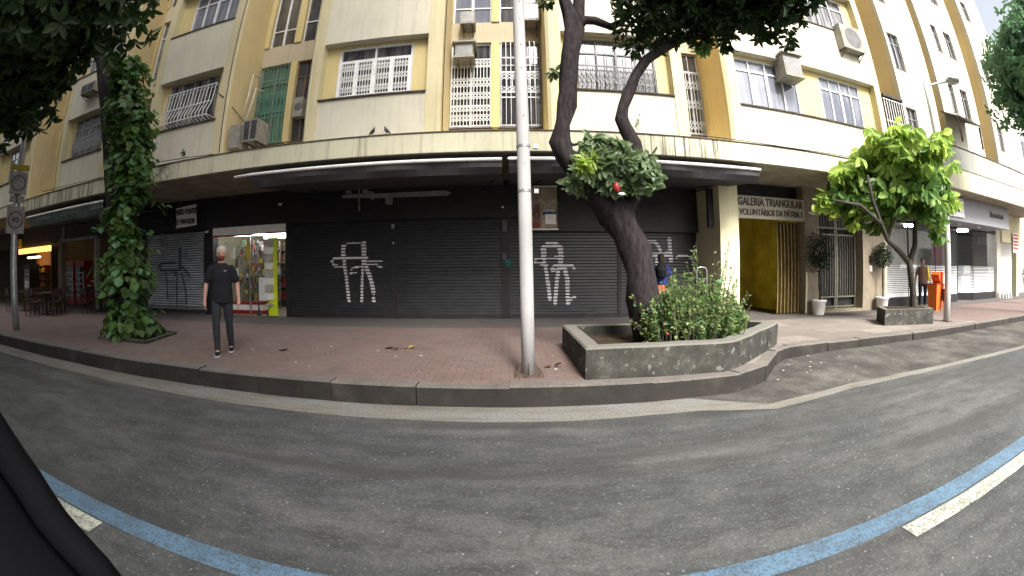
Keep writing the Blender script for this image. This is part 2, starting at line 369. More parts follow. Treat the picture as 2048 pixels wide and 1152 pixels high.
# kerb stone: shade and dirt painted into the faces, tops paler
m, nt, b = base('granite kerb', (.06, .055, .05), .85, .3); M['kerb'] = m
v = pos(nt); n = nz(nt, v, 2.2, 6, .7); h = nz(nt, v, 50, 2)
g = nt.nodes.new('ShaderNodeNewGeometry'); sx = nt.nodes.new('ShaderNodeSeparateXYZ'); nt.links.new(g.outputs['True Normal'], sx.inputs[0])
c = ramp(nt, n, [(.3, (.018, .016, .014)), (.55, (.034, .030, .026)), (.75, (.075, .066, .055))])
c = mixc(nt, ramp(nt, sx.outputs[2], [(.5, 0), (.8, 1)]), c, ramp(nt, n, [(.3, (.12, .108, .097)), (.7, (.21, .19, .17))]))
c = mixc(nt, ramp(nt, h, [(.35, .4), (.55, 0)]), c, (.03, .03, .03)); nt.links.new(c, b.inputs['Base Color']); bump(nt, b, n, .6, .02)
# pavement: red pavers, darker grey strip in front of the shops, pale and dark stone to the right
m, nt, b = base('pavement pavers', (.2, .13, .11), .85, .3); M['pave'] = m
v = pos(nt); br = nt.nodes.new('ShaderNodeTexBrick'); nt.links.new(v, br.inputs['Vector'])
for k, x in (('Scale', 1), ('Mortar Size', .006), ('Brick Width', .22), ('Row Height', .11)): br.inputs[k].default_value = x
br.inputs['Color1'].default_value = (.200, .134, .118, 1); br.inputs['Color2'].default_value = (.160, .110, .098, 1); br.inputs['Mortar'].default_value = (.075, .06, .052, 1)
lo = nz(nt, v, .7, 5, .6); md = nz(nt, v, 5, 4, .7)
red = mixc(nt, ramp(nt, lo, [(.38, 0), (.68, .75)]), br.outputs['Color'], (.175, .142, .13))
gry = ramp(nt, md, [(.3, (.10, .092, .082)), (.7, (.17, .155, .14))])
b2 = nt.nodes.new('ShaderNodeTexBrick'); nt.links.new(v, b2.inputs['Vector'])
for k, x in (('Scale', 1), ('Mortar Size', .01), ('Brick Width', 1.6), ('Row Height', .55)): b2.inputs[k].default_value = x
b2.inputs['Color1'].default_value = (.29, .255, .225, 1); b2.inputs['Color2'].default_value = (.15, .13, .12, 1); b2.inputs['Mortar'].default_value = (.15, .13, .11, 1)
spx = nt.nodes.new('ShaderNodeSeparateXYZ'); nt.links.new(v, spx.inputs[0])
def wig(out, amt):                                       # coordinate with a slightly ragged edge
    a = nd(nt, 'ShaderNodeMath', operation='MULTIPLY_ADD'); nt.links.new(md, a.inputs[0]); a.inputs[1].default_value = amt; nt.links.new(out, a.inputs[2]); return a.outputs[0]
def step(src, a, w_):
    mr = nt.nodes.new('ShaderNodeMapRange'); mr.inputs[1].default_value = a; mr.inputs[2].default_value = a + w_; nt.links.new(src, mr.inputs[0]); return mr.outputs[0]
pale = mixc(nt, ramp(nt, md, [(.35, .5), (.6, 0)]), b2.outputs['Color'], (.14, .12, .10))
c = mixc(nt, step(wig(spx.outputs[0], .3), 2.9, .1), red, pale)
c = mixc(nt, step(wig(spx.outputs[0], .4), 11.6, .3), c, red)
c = mixc(nt, step(wig(spx.outputs[1], .35), 8.35, .15), c, mixc(nt, .55, gry, (.06, .055, .052)))
c = mixc(nt, ramp(nt, nz(nt, v, 1.9, 4), [(.52, 0), (.7, .4)]), c, (.09, .08, .075))
nt.links.new(c, b.inputs['Base Color']); bump(nt, b, br.outputs['Fac'], -.3, .004)

# ------------------------------------------------------------------ ground
RZ = -.235
YL, YB, YW, YR = 7.37, 7.5, 7.72, 8.7                   # canopy edge, bay fronts, window walls, recess walls
st_ = MB(); st_.face((-300, -300, RZ), (300, -300, RZ), (300, 300, RZ), (-300, 300, RZ)); tag(st_.build('road', M['asph']), kind='structure')
KL = [(-60, 3.98), (-11.2, 3.98), (-5.1, 3.98), (0, 3.92), (1.6, 3.94), (2.78, 4.0)]
KR = [(2.78, 4.0), (3.35, 4.25), (4.1, 4.95), (4.55, 5.17), (5.5, 5.22), (7.2, 5.2), (9, 5.13), (12, 5.1), (14.5, 4.98), (60, 4.6)]
g_ = MB(); x = -60
def ky(x): # front of the left kerb
    for a, b_ in zip(KL, KL[1:]):
        if a[0] <= x <= b_[0]: return a[1] + (b_[1] - a[1]) * (x - a[0]) / (b_[0] - a[0])
    return 4
xs = [-60, -30, -16, -11, -8, -6, -4.5, -3, -2, -1, 0, .8, 1.4, 2]
for a, b_ in zip(xs, xs[1:]):
    wa = .42 + .05 * noise.noise(Vector((a, 0, 0))); wb = .42 + .05 * noise.noise(Vector((b_, 0, 0)))
    g_.face((a, ky(a) - wa, RZ + .005), (b_, ky(b_) - wb, RZ + .005), (b_, ky(b_) + .02, RZ + .005), (a, ky(a) + .02, RZ + .005))
g_.face((2, ky(2) - .42, RZ + .005), (2.85, 3.33, RZ + .005), (2.85, 3.52, RZ + .005), (2, ky(2) + .02, RZ + .005))
ge = [(2.85, 3.5), (4.4, 3.72), (5.7, 3.72), (8, 3.62), (10.5, 3.45), (16, 3.3)]
for a, b_ in zip(ge, ge[1:]): g_.face((a[0], a[1] - .17, RZ + .005), (b_[0], b_[1] - .15, RZ + .005), (b_[0], b_[1] + .02, RZ + .005), (a[0], a[1] + .02, RZ + .005))
tag(g_.build('gutter', M['gutter']), kind='structure')
p_ = MB(); p_.face((2.03, 3.97, RZ + .006), (2.85, 3.5, RZ + .006), (2.9, 4.1, RZ + .006), (2.4, 4.02, RZ + .006))
# worn parking bay, rising a little towards its kerb
bay = [(2.85, 3.5), (4.4, 3.72), (5.7, 3.72), (8, 3.62), (10.5, 3.45), (16, 3.3), (60, 3.0)]
KRx = [(2.9, 4.1), (4.4, 5.12), (5.7, 5.25), (8, 5.2), (10.5, 5.15), (16, 4.97), (60, 4.65)]
for (a, b_, c, d) in zip(bay, bay[1:], KRx, KRx[1:]):
    n = 6
    for i in range(n):
        def P(q, r_, t): return (q[0] + (r_[0] - q[0]) * t, q[1] + (r_[1] - q[1]) * t, RZ + .006 + .075 * t * max(0, min(1, (q[0] - 2.85) / 2.5)))
        p_.face(P(a, c, i / n), P(b_, d, i / n), P(b_, d, (i + 1) / n), P(a, c, (i + 1) / n))
tag(p_.build('parking_bay', M['patch']), kind='structure')
# kerb stones of both runs in one kerb object
kb = MB()
def kerbrun(pts, lens=1.1):
    for (a, b_) in zip(pts, pts[1:]):
        a = Vector((*a, 0)); b_ = Vector((*b_, 0)); L = (b_ - a).length; n = max(1, min(30, round(L / lens))); t = (b_ - a) / L; nn = Vector((-t.y, t.x, 0))
        for i in range(n):
            p0 = a + t * (L * i / n + (.006 if i else 0)); p1 = a + t * (L * (i + 1) / n - (.006 if i < n - 1 else 0)); j = random.uniform(-.012, .012); zt = .006 + random.uniform(-.008, .008)
            o_ = nn * j
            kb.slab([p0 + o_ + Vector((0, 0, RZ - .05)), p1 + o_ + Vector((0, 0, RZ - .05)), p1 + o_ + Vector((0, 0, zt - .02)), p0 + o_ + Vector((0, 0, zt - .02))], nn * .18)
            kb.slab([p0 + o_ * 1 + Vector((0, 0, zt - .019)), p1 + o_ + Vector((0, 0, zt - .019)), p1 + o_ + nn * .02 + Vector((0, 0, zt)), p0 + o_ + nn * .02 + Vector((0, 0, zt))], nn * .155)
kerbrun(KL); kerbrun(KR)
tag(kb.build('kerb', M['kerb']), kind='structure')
sw = MB()
inner = [(x, y + .15) for x, y in KL[:-1]] + [(2.72, 4.13), (3.25, 4.38), (4.0, 5.08), (4.5, 5.33)] + [(x, y + .15) for x, y in KR[4:]]
sw.prism(inner + [(60, 16), (-60, 16)], RZ - .02, 0)
tag(sw.build('sidewalk', M['pave']), kind='structure')
ln = MB(); ln.face((-60, 1.252, RZ + .004), (60, 1.252, RZ + .004), (60, 1.395, RZ + .004), (-60, 1.395, RZ + .004))
tag(ln.build('blue_lane_line', M['blue']), kind='structure')
def dash(x0, x1, nm='white_lane_line'):
    d = MB(); n = 24; f = [x0 + (x1 - x0) * i / n for i in range(n + 1)]
    top = [(x, 1.235 + .012 * noise.noise(Vector((x * 5, 3, 0))), RZ + .005) for x in f]; bot = [(x, 1.115 + .008 * noise.noise(Vector((x * 5, 9, 0))), RZ + .005) for x in f]
    d.face(*(bot + top[::-1])); tag(d.build(nm, M['wline']), kind='structure')
dash(2.24, 6.2); dash(-7.5, -2.42)

# ------------------------------------------------------------------ the apartment building
ZL0, ZL1, ST = 3.67, 4.10, 3.01                          # canopy underside and top, storey height
bl = thing('apartment_building', (0, 9, 0), 'long yellow and cream apartment building with projecting bays above a canopy and shops', 'building')
ZT = 19.6
ld = MB(); ld.box(-60, 12.4, YL, YL + .12, ZL0, ZL1); ld.box(12.4, 26, YL - .004, YL + .12, 3.93, 4.62)
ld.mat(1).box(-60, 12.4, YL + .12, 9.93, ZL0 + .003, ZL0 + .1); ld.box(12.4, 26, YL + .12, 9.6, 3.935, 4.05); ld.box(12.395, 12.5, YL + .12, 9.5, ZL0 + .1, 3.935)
ld.mat(0).box(-60, 12.4, YL + .12, YR + .2, 3.95, ZL1 - .02)
ld.mat(2).box(-60, 12.4, YL - .02, YL + .03, ZL1, ZL1 + .022); ld.box(-60, 12.4, YL - .012, YL + .02, ZL0 - .02, ZL0)
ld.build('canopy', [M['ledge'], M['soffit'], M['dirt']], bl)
gp = MB(); gp.box(13.2, 26, YL - .03, YL + .15, 4.62, 5.36); gp.mat(1).box(13.2, 26, YL - .05, YL + .17, 5.36, 5.40)
gp.build('parapet', [M['ledgeg'], M['dirt']], bl)

def lattice(mb, x0, x1, z0, z1, Y, n, rows, hb=()):      # folding scissor grille: uprights crossed by diamonds in bands
    dx = (x1 - x0) / n
    for i in range(n + 1): mb.bar((x0 + i * dx, Y, z0), (x0 + i * dx, Y, z1), .016, .012)
    for a, b_ in rows:
        za, zb = z0 + (z1 - z0) * a, z0 + (z1 - z0) * b_; m_ = (zb - za) / 2
        for i in range(n):
            for q in range(2):
                s0, s1 = za + q * m_, za + (q + 1) * m_
                mb.bar((x0 + i * dx, Y - .012, s0), (x0 + (i + 1) * dx, Y - .012, s1), .014, .008)
                mb.bar((x0 + i * dx, Y - .02, s1), (x0 + (i + 1) * dx, Y - .02, s0), .014, .008)
    for h in (z0, z1) + tuple(z0 + (z1 - z0) * q for q in hb): mb.bar((x0, Y - .005, h), (x1, Y - .005, h), .03, .02)
def window(x0, x1, z0, z1, Y, cols=4, tz=.28, fr='whitef', gl='gcurt', grille=None, wf=.035, sill=True, low=None, label=None):
    f = MB(); e = wf
    for a, b_, c, d in ((x0, x1, z0, z0 + e), (x0, x1, z1 - e, z1), (x0, x0 + e, z0 + e, z1 - e), (x1 - e, x1, z0 + e, z1 - e)): f.box(a, b_, Y - .03, Y + .02, c, d)
    zt = z1 - tz * (z1 - z0) if tz else z1 - e
    if tz: f.box(x0 + e, x1 - e, Y - .028, Y + .02, zt - e / 2, zt + e / 2)
    if low: zl = z0 + low * (z1 - z0); f.box(x0 + e, x1 - e, Y - .028, Y + .02, zl - e / 2, zl + e / 2)
    for i in range(1, cols):
        x = x0 + (x1 - x0) * i / cols; h = e * (.5 if i * 2 != cols else .9)
        f.box(x - h, x + h, Y - .034, Y + .018, z0 + e, zt - e / 2)
        if tz and (cols < 4 or True): f.box(x - e * .35, x + e * .35, Y - .026, Y + .018, zt + e / 2, z1 - e)
    win = f.build('window', M[fr], bl)
    if label: win['label'] = label
    p = MB(); n = max(1, cols)
    for i in range(n):                                   # each pane set at its own very slight angle
        a = x0 + (x1 - x0) * i / n; b_ = x0 + (x1 - x0) * (i + 1) / n; j = random.uniform(-.006, .006)
        p.face((a, Y + j, z0), (b_, Y - j, z0), (b_, Y - j, zt), (a, Y + j, zt))
        if tz: p.face((a, Y + .004, zt), (b_, Y + .002, zt), (b_, Y + .006, z1), (a, Y + .005, z1))
    p.build('pane', M[gl], win)
    if sill:
        s = MB(); s.box(x0 - .04, x1 + .04, Y - .09, Y - .031, z0 - .045, z0 - .002); s.build('sill', M['dirt'], win)
    if grille:
        q = MB(); kind, gm = grille
        if kind == 'scissor': lattice(q, x0 + .02, x1 - .02, z0 + .02, zt - .02, Y - .10, max(4, round((x1 - x0) / .105)), ((.05, .2), (.38, .53), (.7, .85)))
        if kind == 'tall': lattice(q, x0 + .02, x1 - .02, z0 + .03, zt + .12, Y - .12, 12, ((.06, .17), (.20, .30), (.38, .5), (.56, .72), (.86, .98)), (.29,))
        if kind == 'low': lattice(q, x0 + .02, x1 - .02, z0 + .03, z0 + .46 * (z1 - z0), Y - .1, max(4, round((x1 - x0) / .11)), ((.25, .85),)); [q.bar((x0 + .02 + i * .22, Y - .1, z0), (x0 + .02 + i * .22, Y - .1, zt), .014, .014) for i in range(int((x1 - x0) / .22))]
        if kind == 'bars':                               # belly-shaped bar grille leaning out at the foot
            for i in range(15):
                x = x0 + .03 + (x1 - x0 - .06) * i / 14; zt2 = zt + .05
                q.tube([(x, Y - .12, zt2), (x, Y - .2, z0 + .45 * (zt2 - z0)), (x, Y - .34, z0 + .2), (x, Y - .32, z0 + .06), (x, Y - .12, z0)], .011, 5)
            for h, yy in ((zt + .02, .13), (z0 + .5, .25), (z0 + .1, .335)): q.bar((x0 + .02, Y - yy, h), (x1 - .02, Y - yy, h), .022, .022)
            for x in (x0 + .02, x1 - .02):
                for h, yy in ((zt + .02, .13), (z0 + .1, .335)): q.bar((x, Y - .02, h), (x, Y - yy, h), .02, .02)
        if kind == 'cage':
            for i in range(9): x = x0 + .04 + (x1 - x0 - .08) * i / 8; q.bar((x, Y - .16, z0), (x, Y - .16, z1), .014, .014)
            for h in (z0 + .02, z0 + .75, z1 - .5): q.bar((x0 + .02, Y - .16, h), (x1 - .02, Y - .16, h), .03, .02)
            lattice(q, x0 + .04, x1 - .04, z0 + .9, z1 - .9, Y - .13, 7, ((.0, .3), (.62, .95)))
        q.build('grille', M[gm], win)
    return win
sp_m = [M['cream'], M['dirt'], M['yellow'], M['cream2']]
def bay(X0, X1, wins, floors=5, plain=False):
    pw = .33
    for xa, xb, s in ((X0, X0 + pw, 1), (X1 - pw, X1, -1)):
        p = MB(); oc = .07                              # pier with a chamfered outer corner
        pts = [(xa + oc, YB), (xb, YB), (xb, YW + .2), (xb, YR + .1), (xa, YR + .1), (xa, YB + oc)] if s > 0 else [(xa, YB), (xb - oc, YB), (xb, YB + oc), (xb, YR + .1), (xa, YR + .1), (xa, YW + .2)]
        p.prism(pts, ZL1 - .01, ZT); po = p.build('pier', [M['pier'], M['side']], bl)
        for f_ in po.data.polygons:
            if abs(f_.normal.x) > .9 and f_.center.y > 7.9: f_.material_index = 1
    a, b_ = X0 + pw, X1 - pw
    sp = MB(); sp.box(a, b_, YB + .03, YW + .1, ZL1 - .005, 5.12); sp.mat(1).box(a - .01, b_ + .01, YB - .012, YB + .24, 5.12, 5.155); sp.build('spandrel', sp_m, bl)
    for k in range(floors):
        sp = MB()
        z0 = 6.62 + ST * k; z1 = min(5.12 + ST * (k + 1), ZT)
        sp.mat(0).box(a, b_, YB + .012, YW + .1, z0, z1)
        sp.mat(1).box(a - .01, b_ + .01, YB - .016, YB + .24, z1, z1 + .035)
        sp.build('spandrel', sp_m, bl)
    for k in range(floors):                              # yellow wall around the windows
        wl = MB()
        z0, z1 = 5.155 + ST * k, 6.62 + ST * k
        if z1 > ZT: break
        ws = wins[min(k, len(wins) - 1)]; x = a
        for wd in ws:
            if wd[0] > x: wl.box(x, wd[0], YW, YW + .1, z0, z1)
            wl.box(wd[0], wd[1], YW + .004, YW + .1, z0, z0 + .04); wl.box(wd[0], wd[1], YW - .012, YW + .1, z1 - .06, z1); x = wd[1]
        wl.box(x, b_, YW, YW + .1, z0, z1); wl.build('wall', M['yellow'], bl)
    for k in range(min(floors, 4)):
        for wd in wins[min(k, len(wins) - 1)]:
            kw = dict(wd[2]); window(wd[0], wd[1], 5.195 + ST * k, 6.56 + ST * k, YW + .05, **kw)
def recess(X0, X1, wins, floors=5, cols=()):
    zb, zt = 4.70, 7.08
    for k in range(floors):
        wl = MB()
        if k == 0: wl.box(X0, X1, YR, YR + .15, ZL1 - .02, zb)
        zt_, zn = zt + ST * k, min(zb + ST * (k + 1), ZT)
        wl.mat(1).box(X0, X1, YR - .02, YR + .15, zt_, zn); x = X0; ws = wins[min(k, len(wins) - 1)]
        for wd in ws:
            if wd[0] > x + .01: wl.mat(0).box(x, wd[0], YR - .06, YR + .15, zb + ST * k, zt_ + .001)
            x = wd[1]
        if X1 > x + .01: wl.mat(0).box(x, X1, YR, YR + .15, zb + ST * k, zt_)
        wl.build('recessed_wall', [M['yellow'], M['cream2']], bl)
    for k in range(min(4, floors)):
        for wd in wins[min(k, len(wins) - 1)]: window(wd[0], wd[1], zb + .01 + ST * k, zt - .01 + ST * k, YR + .08, **wd[2])
W = lambda a, b_, **k: (a, b_, k)
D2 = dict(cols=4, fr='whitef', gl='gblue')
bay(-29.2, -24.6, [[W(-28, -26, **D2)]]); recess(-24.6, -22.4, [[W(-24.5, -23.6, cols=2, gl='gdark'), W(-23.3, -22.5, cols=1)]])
bay(-22.4, -17.9, [[W(-21, -19.2, cols=4, fr='greyf', gl='gdark')]])
recess(-17.9, -15.4, [[W(-17.8, -16.7, cols=2, gl='gdark', fr='greyf'), W(-16.4, -15.5, cols=1, fr='greyf', gl='gdark')]])
bay(-15.4, -12.0, [[W(-14.75, -12.75, cols=4, fr='greyf', gl='gcurt', grille=('low', 'greyf'))], [W(-14.75, -12.75, cols=4, gl='gblue')]])
recess(-12.0, -10.1, [[W(-11.95, -11.0, cols=2, fr='greyf', gl='gdark'), W(-10.8, -10.15, cols=1, fr='whitef', gl='gcurt')], [W(-11.95, -11.0, cols=2), W(-10.8, -10.15, cols=2, fr='whitef', gl='gcurt')]])
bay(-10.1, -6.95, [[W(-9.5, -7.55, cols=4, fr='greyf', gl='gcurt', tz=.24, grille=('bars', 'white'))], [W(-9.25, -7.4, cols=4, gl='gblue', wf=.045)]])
recess(-6.95, -4.61, [[W(-6.94, -5.92, cols=2, tz=.24, fr='greyf', gl='ggreen', grille=('cage', 'greenf')), W(-5.72, -5.2, cols=2, fr='browng', gl='gdark', tz=.2)],
                      [W(-6.8, -5.95, cols=2, tz=0, low=.24, fr='whitef', gl='gdark'), W(-5.72, -5.3, cols=1, tz=0, low=.3, gl='gdark')]])
bay(-4.61, -1.42, [[W(-3.95, -2.13, cols=2, tz=.27, wf=.06, gl='gdark')], [W(-3.9, -2.1, cols=4)]])
recess(-1.42, .85, [[W(-1.41, -.40, cols=2, tz=.27, gl='gdark', grille=('tall', 'white')), W(-.19, .84, cols=2, tz=.27, fr='greyf', gl='gdark', grille=('cage', 'greyf'))],
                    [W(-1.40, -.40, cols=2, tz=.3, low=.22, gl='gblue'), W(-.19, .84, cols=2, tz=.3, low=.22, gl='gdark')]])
bay(.85, 4.04, [[W(1.55, 3.4, cols=4, tz=.27, gl='gmid', fr='greyd', grille=('low', 'greyd'))]])
recess(4.04, 5.10, [[W(4.55, 5.09, cols=2, tz=.24, fr='greyf', gl='gdark', grille=('scissor', 'steel'))]])
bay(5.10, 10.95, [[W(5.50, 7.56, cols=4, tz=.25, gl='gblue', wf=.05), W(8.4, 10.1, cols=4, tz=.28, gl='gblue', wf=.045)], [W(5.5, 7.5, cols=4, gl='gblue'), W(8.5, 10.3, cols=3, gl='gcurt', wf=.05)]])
def flatbay(X0, X1, cols_x, rows_z, ZB=5.3):            # plain front wall with punched windows and ochre flanks
    wl = MB(); x = X0
    for (xa, xb) in cols_x:
        wl.box(x, xa, YB, YB + .14, ZB - 1.2, ZT); z = ZB - 1.2
        for (za, zb) in rows_z: wl.box(xa, xb, YB + .001, YB + .14, z, za); z = zb
        wl.box(xa, xb, YB + .001, YB + .14, z, ZT); x = xb
    wl.box(x, X1, YB, YB + .14, ZB - 1.2, ZT); wl.build('wall', M['cream'], bl)
    for xs_ in (X0, X1 - .14): fl = MB(); fl.box(xs_ + .001, xs_ + .139, YB + .141, YR + .1, ZB - 1.2, ZT); fl.build('flank_wall', M['side'], bl)
    for (xa, xb) in cols_x:
        for (za, zb) in rows_z: window(xa, xb, za, zb, YB + .09, cols=2, fr='greyf', gl='gdark', wf=.03)
recess(10.95, 12.0, [[W(11.0, 11.9, cols=2, fr='greyf', gl='gdark')]])
flatbay(12.0, 14.25, [(12.15, 12.75)], [(5.0, 6.27), (7.6, 8.93), (10.25, 11.55), (12.9, 14.2)])
recess(14.25, 14.8, [[W(14.3, 14.7, cols=1, gl='gdark')]])
flatbay(14.8, 17.85, [(15.6, 16.0), (16.55, 17.15)], [(6.8, 7.95), (9.25, 10.4), (11.75, 12.9), (14.2, 15.3)])
recess(17.85, 19.3, [[W(18.0, 19.1, cols=2, gl='gdark')]])
flatbay(19.3, 21.9, [(19.75, 20.3)], [(6.1, 7.15), (9.1, 10.15), (12.1, 13.1)])
bg_ = MB(); bg_.box(10.97, 11.98, YB + .05, YB + .1, ZL1, 6.35); bg_.mat(1)
for i_ in range(8): x = 11.02 + i_ * .13; bg_.bar((x, YB + .02, 4.3), (x, YB + .02, 6.3), .02, .02)
for z_ in (4.9, 5.6, 6.3): bg_.bar((10.97, YB + .01, z_), (11.98, YB + .01, z_), .03, .02)
bg_.mat(2).box(10.96, 11.99, YB - .05, YR, 6.36, 6.44); bg_.build('balcony_grille', [M['brownd'], M['white'], M['dirt']], bl)
q = MB()                                                 # folding door-like scissor grilles of the white window in the bay left of centre
for a, b_ in ((-3.82, -3.52), (-3.42, -3.09), (-2.98, -2.66), (-2.56, -2.22)):
    lattice(q, a, b_, 5.26, 6.12, YW - .03, 5, ((.08, .28), (.4, .6), (.72, .92)))
q.mat(0)
for x in (-3.89, -3.47, -3.04, -2.61, -2.19): q.box(x - .045, x + .045, YW - .03, YW + .01, 5.23, 6.16)
q.build('shutter_grille', M['white'], bl)
bk = MB(); bk.box(-60, 21.9, YR + .45, 24, ZL1, ZT); bk.box(-60, 21.9, YB, YR + .45, ZT, ZT + .5); bk.build('building_core', M['cream'], bl)
M['cab'] = simple('black cable', (.02, .02, .02), .6)
for pts in ([(-16, YL - .03, 4.2), (-12, YL - .03, 4.14), (-9, YL - .035, 4.19), (-7.05, YL - .03, 4.13)], [(-6.99, YB - .02, 4.2), (-7.0, YB - .02, 6.5), (-6.98, YB - .02, 9), (-7.0, YB - .02, 13)], [(-1.36, YB - .02, 4.15), (-1.37, YB - .02, 7), (-1.36, YB - .02, 12)], [(4.1, YL - .03, 4.16), (6.5, YL - .035, 4.12), (9, YL - .03, 4.15), (12.3, YL - .03, 4.12)], [(-7.4, YB - .01, 5.9), (-7.1, YB - .02, 5.7), (-6.9, YB + .3, 5.4), (-6.9, YB + .8, 5.2)]):
    q_ = MB(); q_.tube(pts, .011, 5); q_.build('cable', M['cab'], bl)
cb = MB(); cb.box(12.0, 21.9, YW + .25, YR + .4, 4.1, ZT - .1)

# ------------------------------------------------------------------ shopfronts under the canopy
YS = 9.93
def shutter(x0, x1, z1, m, Y=YS, z0=0.0, foot=None, pitch=.085, name='roller_shutter', label=None):
    s = MB(); z = z0 + .09; gry = m == 'greyshut'
    while z < z1 - .01:
        h = min(pitch, z1 - z)
        a, b_, c_ = z, z + h * .12, z + h * .84
        if gry:
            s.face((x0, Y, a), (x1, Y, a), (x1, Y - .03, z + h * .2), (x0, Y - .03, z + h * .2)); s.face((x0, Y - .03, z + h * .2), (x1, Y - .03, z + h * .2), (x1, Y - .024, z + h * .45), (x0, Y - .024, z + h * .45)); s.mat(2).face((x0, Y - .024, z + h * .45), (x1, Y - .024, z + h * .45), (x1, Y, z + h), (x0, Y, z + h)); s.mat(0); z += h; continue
        s.face((x0, Y, a), (x1, Y, a), (x1, Y - .016, b_), (x0, Y - .016, b_)); s.face((x0, Y - .016, b_), (x1, Y - .016, b_), (x1, Y - .010, c_), (x0, Y - .010, c_))
        s.face((x0, Y - .010, c_), (x1, Y - .010, c_), (x1, Y, z + h), (x0, Y, z + h)); z += h
    s.mat(1).box(x0, x1, Y - .03, Y + .02, z0, z0 + .09)
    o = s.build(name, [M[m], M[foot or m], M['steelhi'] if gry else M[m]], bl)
    if label: o['label'] = label
    return o
def graffiti(parent, strokes, m, Y=YS - .019, pitch=.085, z0=.09, name='graffiti', conv=None, Yp=YS):
    pts = []
    for wd, *pl in strokes: pts.append(([py_(*conv(p), Yp) for p in pl], wd * 1.06 * conv.k * Yp / F_ / 1.02 / 2))
    xs_ = [p.x for pl, _ in pts for p in pl]; zs_ = [p.z for pl, _ in pts for p in pl]
    g = MB(); step_ = .012; k0 = int((min(zs_) - .2 - z0) / pitch); k1 = int((max(zs_) + .2 - z0) / pitch) + 1
    def hit(x, z):
        for pl, r_ in pts:
            rr = r_ * (1 + .25 * noise.noise(Vector((x * 9, z * 9, 0))))
            for a, b_ in zip(pl, pl[1:]):
                dx, dz = b_.x - a.x, b_.z - a.z; t = max(0, min(1, ((x - a.x) * dx + (z - a.z) * dz) / max(1e-9, dx * dx + dz * dz)))
                if (x - a.x - dx * t) ** 2 + (z - a.z - dz * t) ** 2 < rr * rr: return True
        return False
    for k in range(k0, k1 + 1):
        for za, zb in ((.16, .47), (.47, .80)):
            A, Bz = z0 + k * pitch + za * pitch, z0 + k * pitch + zb * pitch; x = min(xs_) - .2; run = None
            while x < max(xs_) + .2:
                h = hit(x, (A + Bz) / 2)
                if h and run is None: run = x
                if not h and run is not None:
                    yf = Y + (za - .16) / .68 * .006; yt = Y + (zb - .16) / .68 * .006
                    g.face((run, yf, A), (x, yf, A), (x, yt, Bz), (run, yt, Bz)); run = None
                x += step_
    return g.build(name, M[m], parent)
class Cv:
    def __init__(s, x, y, k): s.x, s.y, s.k = x, y, 1 / k
    def __call__(s, p): return (s.x + p[0] * s.k, s.y + p[1] * s.k)
# black front: fascia, piers
bf = MB(); bf.box(-13.1, 6.02, YS - .12, YS + .2, 2.70, ZL0)
bf.box(-6.45, -6.25, YS - .04, YS + .2, 0, 2.70); bf.box(-9.65, -9.25, YS - .05, YS + .2, 0, 2.70); bf.box(-13.1, -12.6, YS - .05, YS + .2, 0, 2.70)
bf.box(-3.18, -3.04, YS - .05, YS + .2, 0, 2.70); bf.box(-.20, .03, YS - .06, YS + .2, 0, 2.70); bf.box(2.93, 3.03, YS - .04, YS + .2, 0, 2.70)
bf.box(5.86, 6.02, YS - .05, YS + .2, 0, 2.70); bf.box(.6, 6.02, YS - .16, YS - .12, 2.30, 2.72); bf.box(-6.25, 0, YS - .135, YS - .12, 2.68, 2.76)
bf.build('black_shopfront', M['black'], bl)
s1 = shutter(-6.25, -3.18, 2.70, 'charshut', label='dark charcoal roller shutter with white painted figure')
s2 = shutter(-3.04, -.20, 2.70, 'blackshut')
sc2 = MB()
for (xa, ya, xb) in ((820, 501, 850), (815, 531, 850), (838, 538, 995), (855, 558, 985), (822, 569, 885), (920, 568, 935), (880, 470, 885), (940, 520, 960)):
    a, b_ = py_(xa, ya, YS), py_(xb, ya, YS); k = round((a.z - .09) / .085) * .085 + .09 + .066; sc2.box(a.x, b_.x, YS - .018, YS - .0125, k, k + .009)
sc2.build('worn_slat_edges', simple('worn slat metal', (.10, .10, .105), .5, .4, .3, var=.5, sc_=14), s2); s2.children[-1]['kind'] = 'stuff'
s3 = shutter(.03, 2.93, 2.69, 'charshut', label='roller shutter with white ring headed figure beside the street light pole')
s4 = shutter(3.03, 5.86, 2.69, 'charshut')
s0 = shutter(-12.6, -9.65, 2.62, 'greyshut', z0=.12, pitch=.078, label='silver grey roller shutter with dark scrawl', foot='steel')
graffiti(s1, [(26, (300, 225), (345, 180), (430, 168), (520, 178)), (58, (300, 215), (300, 330)), (45, (310, 330), (315, 460), (345, 650), (358, 800), (372, 915)), (66, (560, 180), (562, 420)), (36, (548, 500), (540, 620), (535, 920)),
              (55, (595, 485), (640, 600), (672, 720), (684, 800)), (46, (684, 880), (688, 910)), (34, (600, 355), (400, 362), (180, 372), (150, 405), (190, 462), (310, 466)), (30, (400, 500), (500, 462), (620, 445), (720, 445), (790, 485)), (24, (600, 410), (790, 400)), (24, (390, 552), (460, 545))],
         'graf', conv=Cv(640, 460, 6.4))
graffiti(s3, [(44, (200, 690), (200, 620), (240, 592), (300, 590), (345, 620), (345, 740)), (30, (200, 700), (222, 820), (242, 940), (255, 1060)), (20, (370, 700), (130, 710), (130, 752), (230, 765)), (32, (345, 740), (325, 820), (310, 950), (298, 1090)),
              (34, (375, 780), (400, 870), (405, 1000), (410, 1090)), (24, (270, 805), (290, 778), (380, 772), (440, 768), (460, 795)), (24, (275, 812), (370, 800)), (26, (430, 1055), (468, 1050))], 'graf', conv=Cv(1040, 350, 4.268))
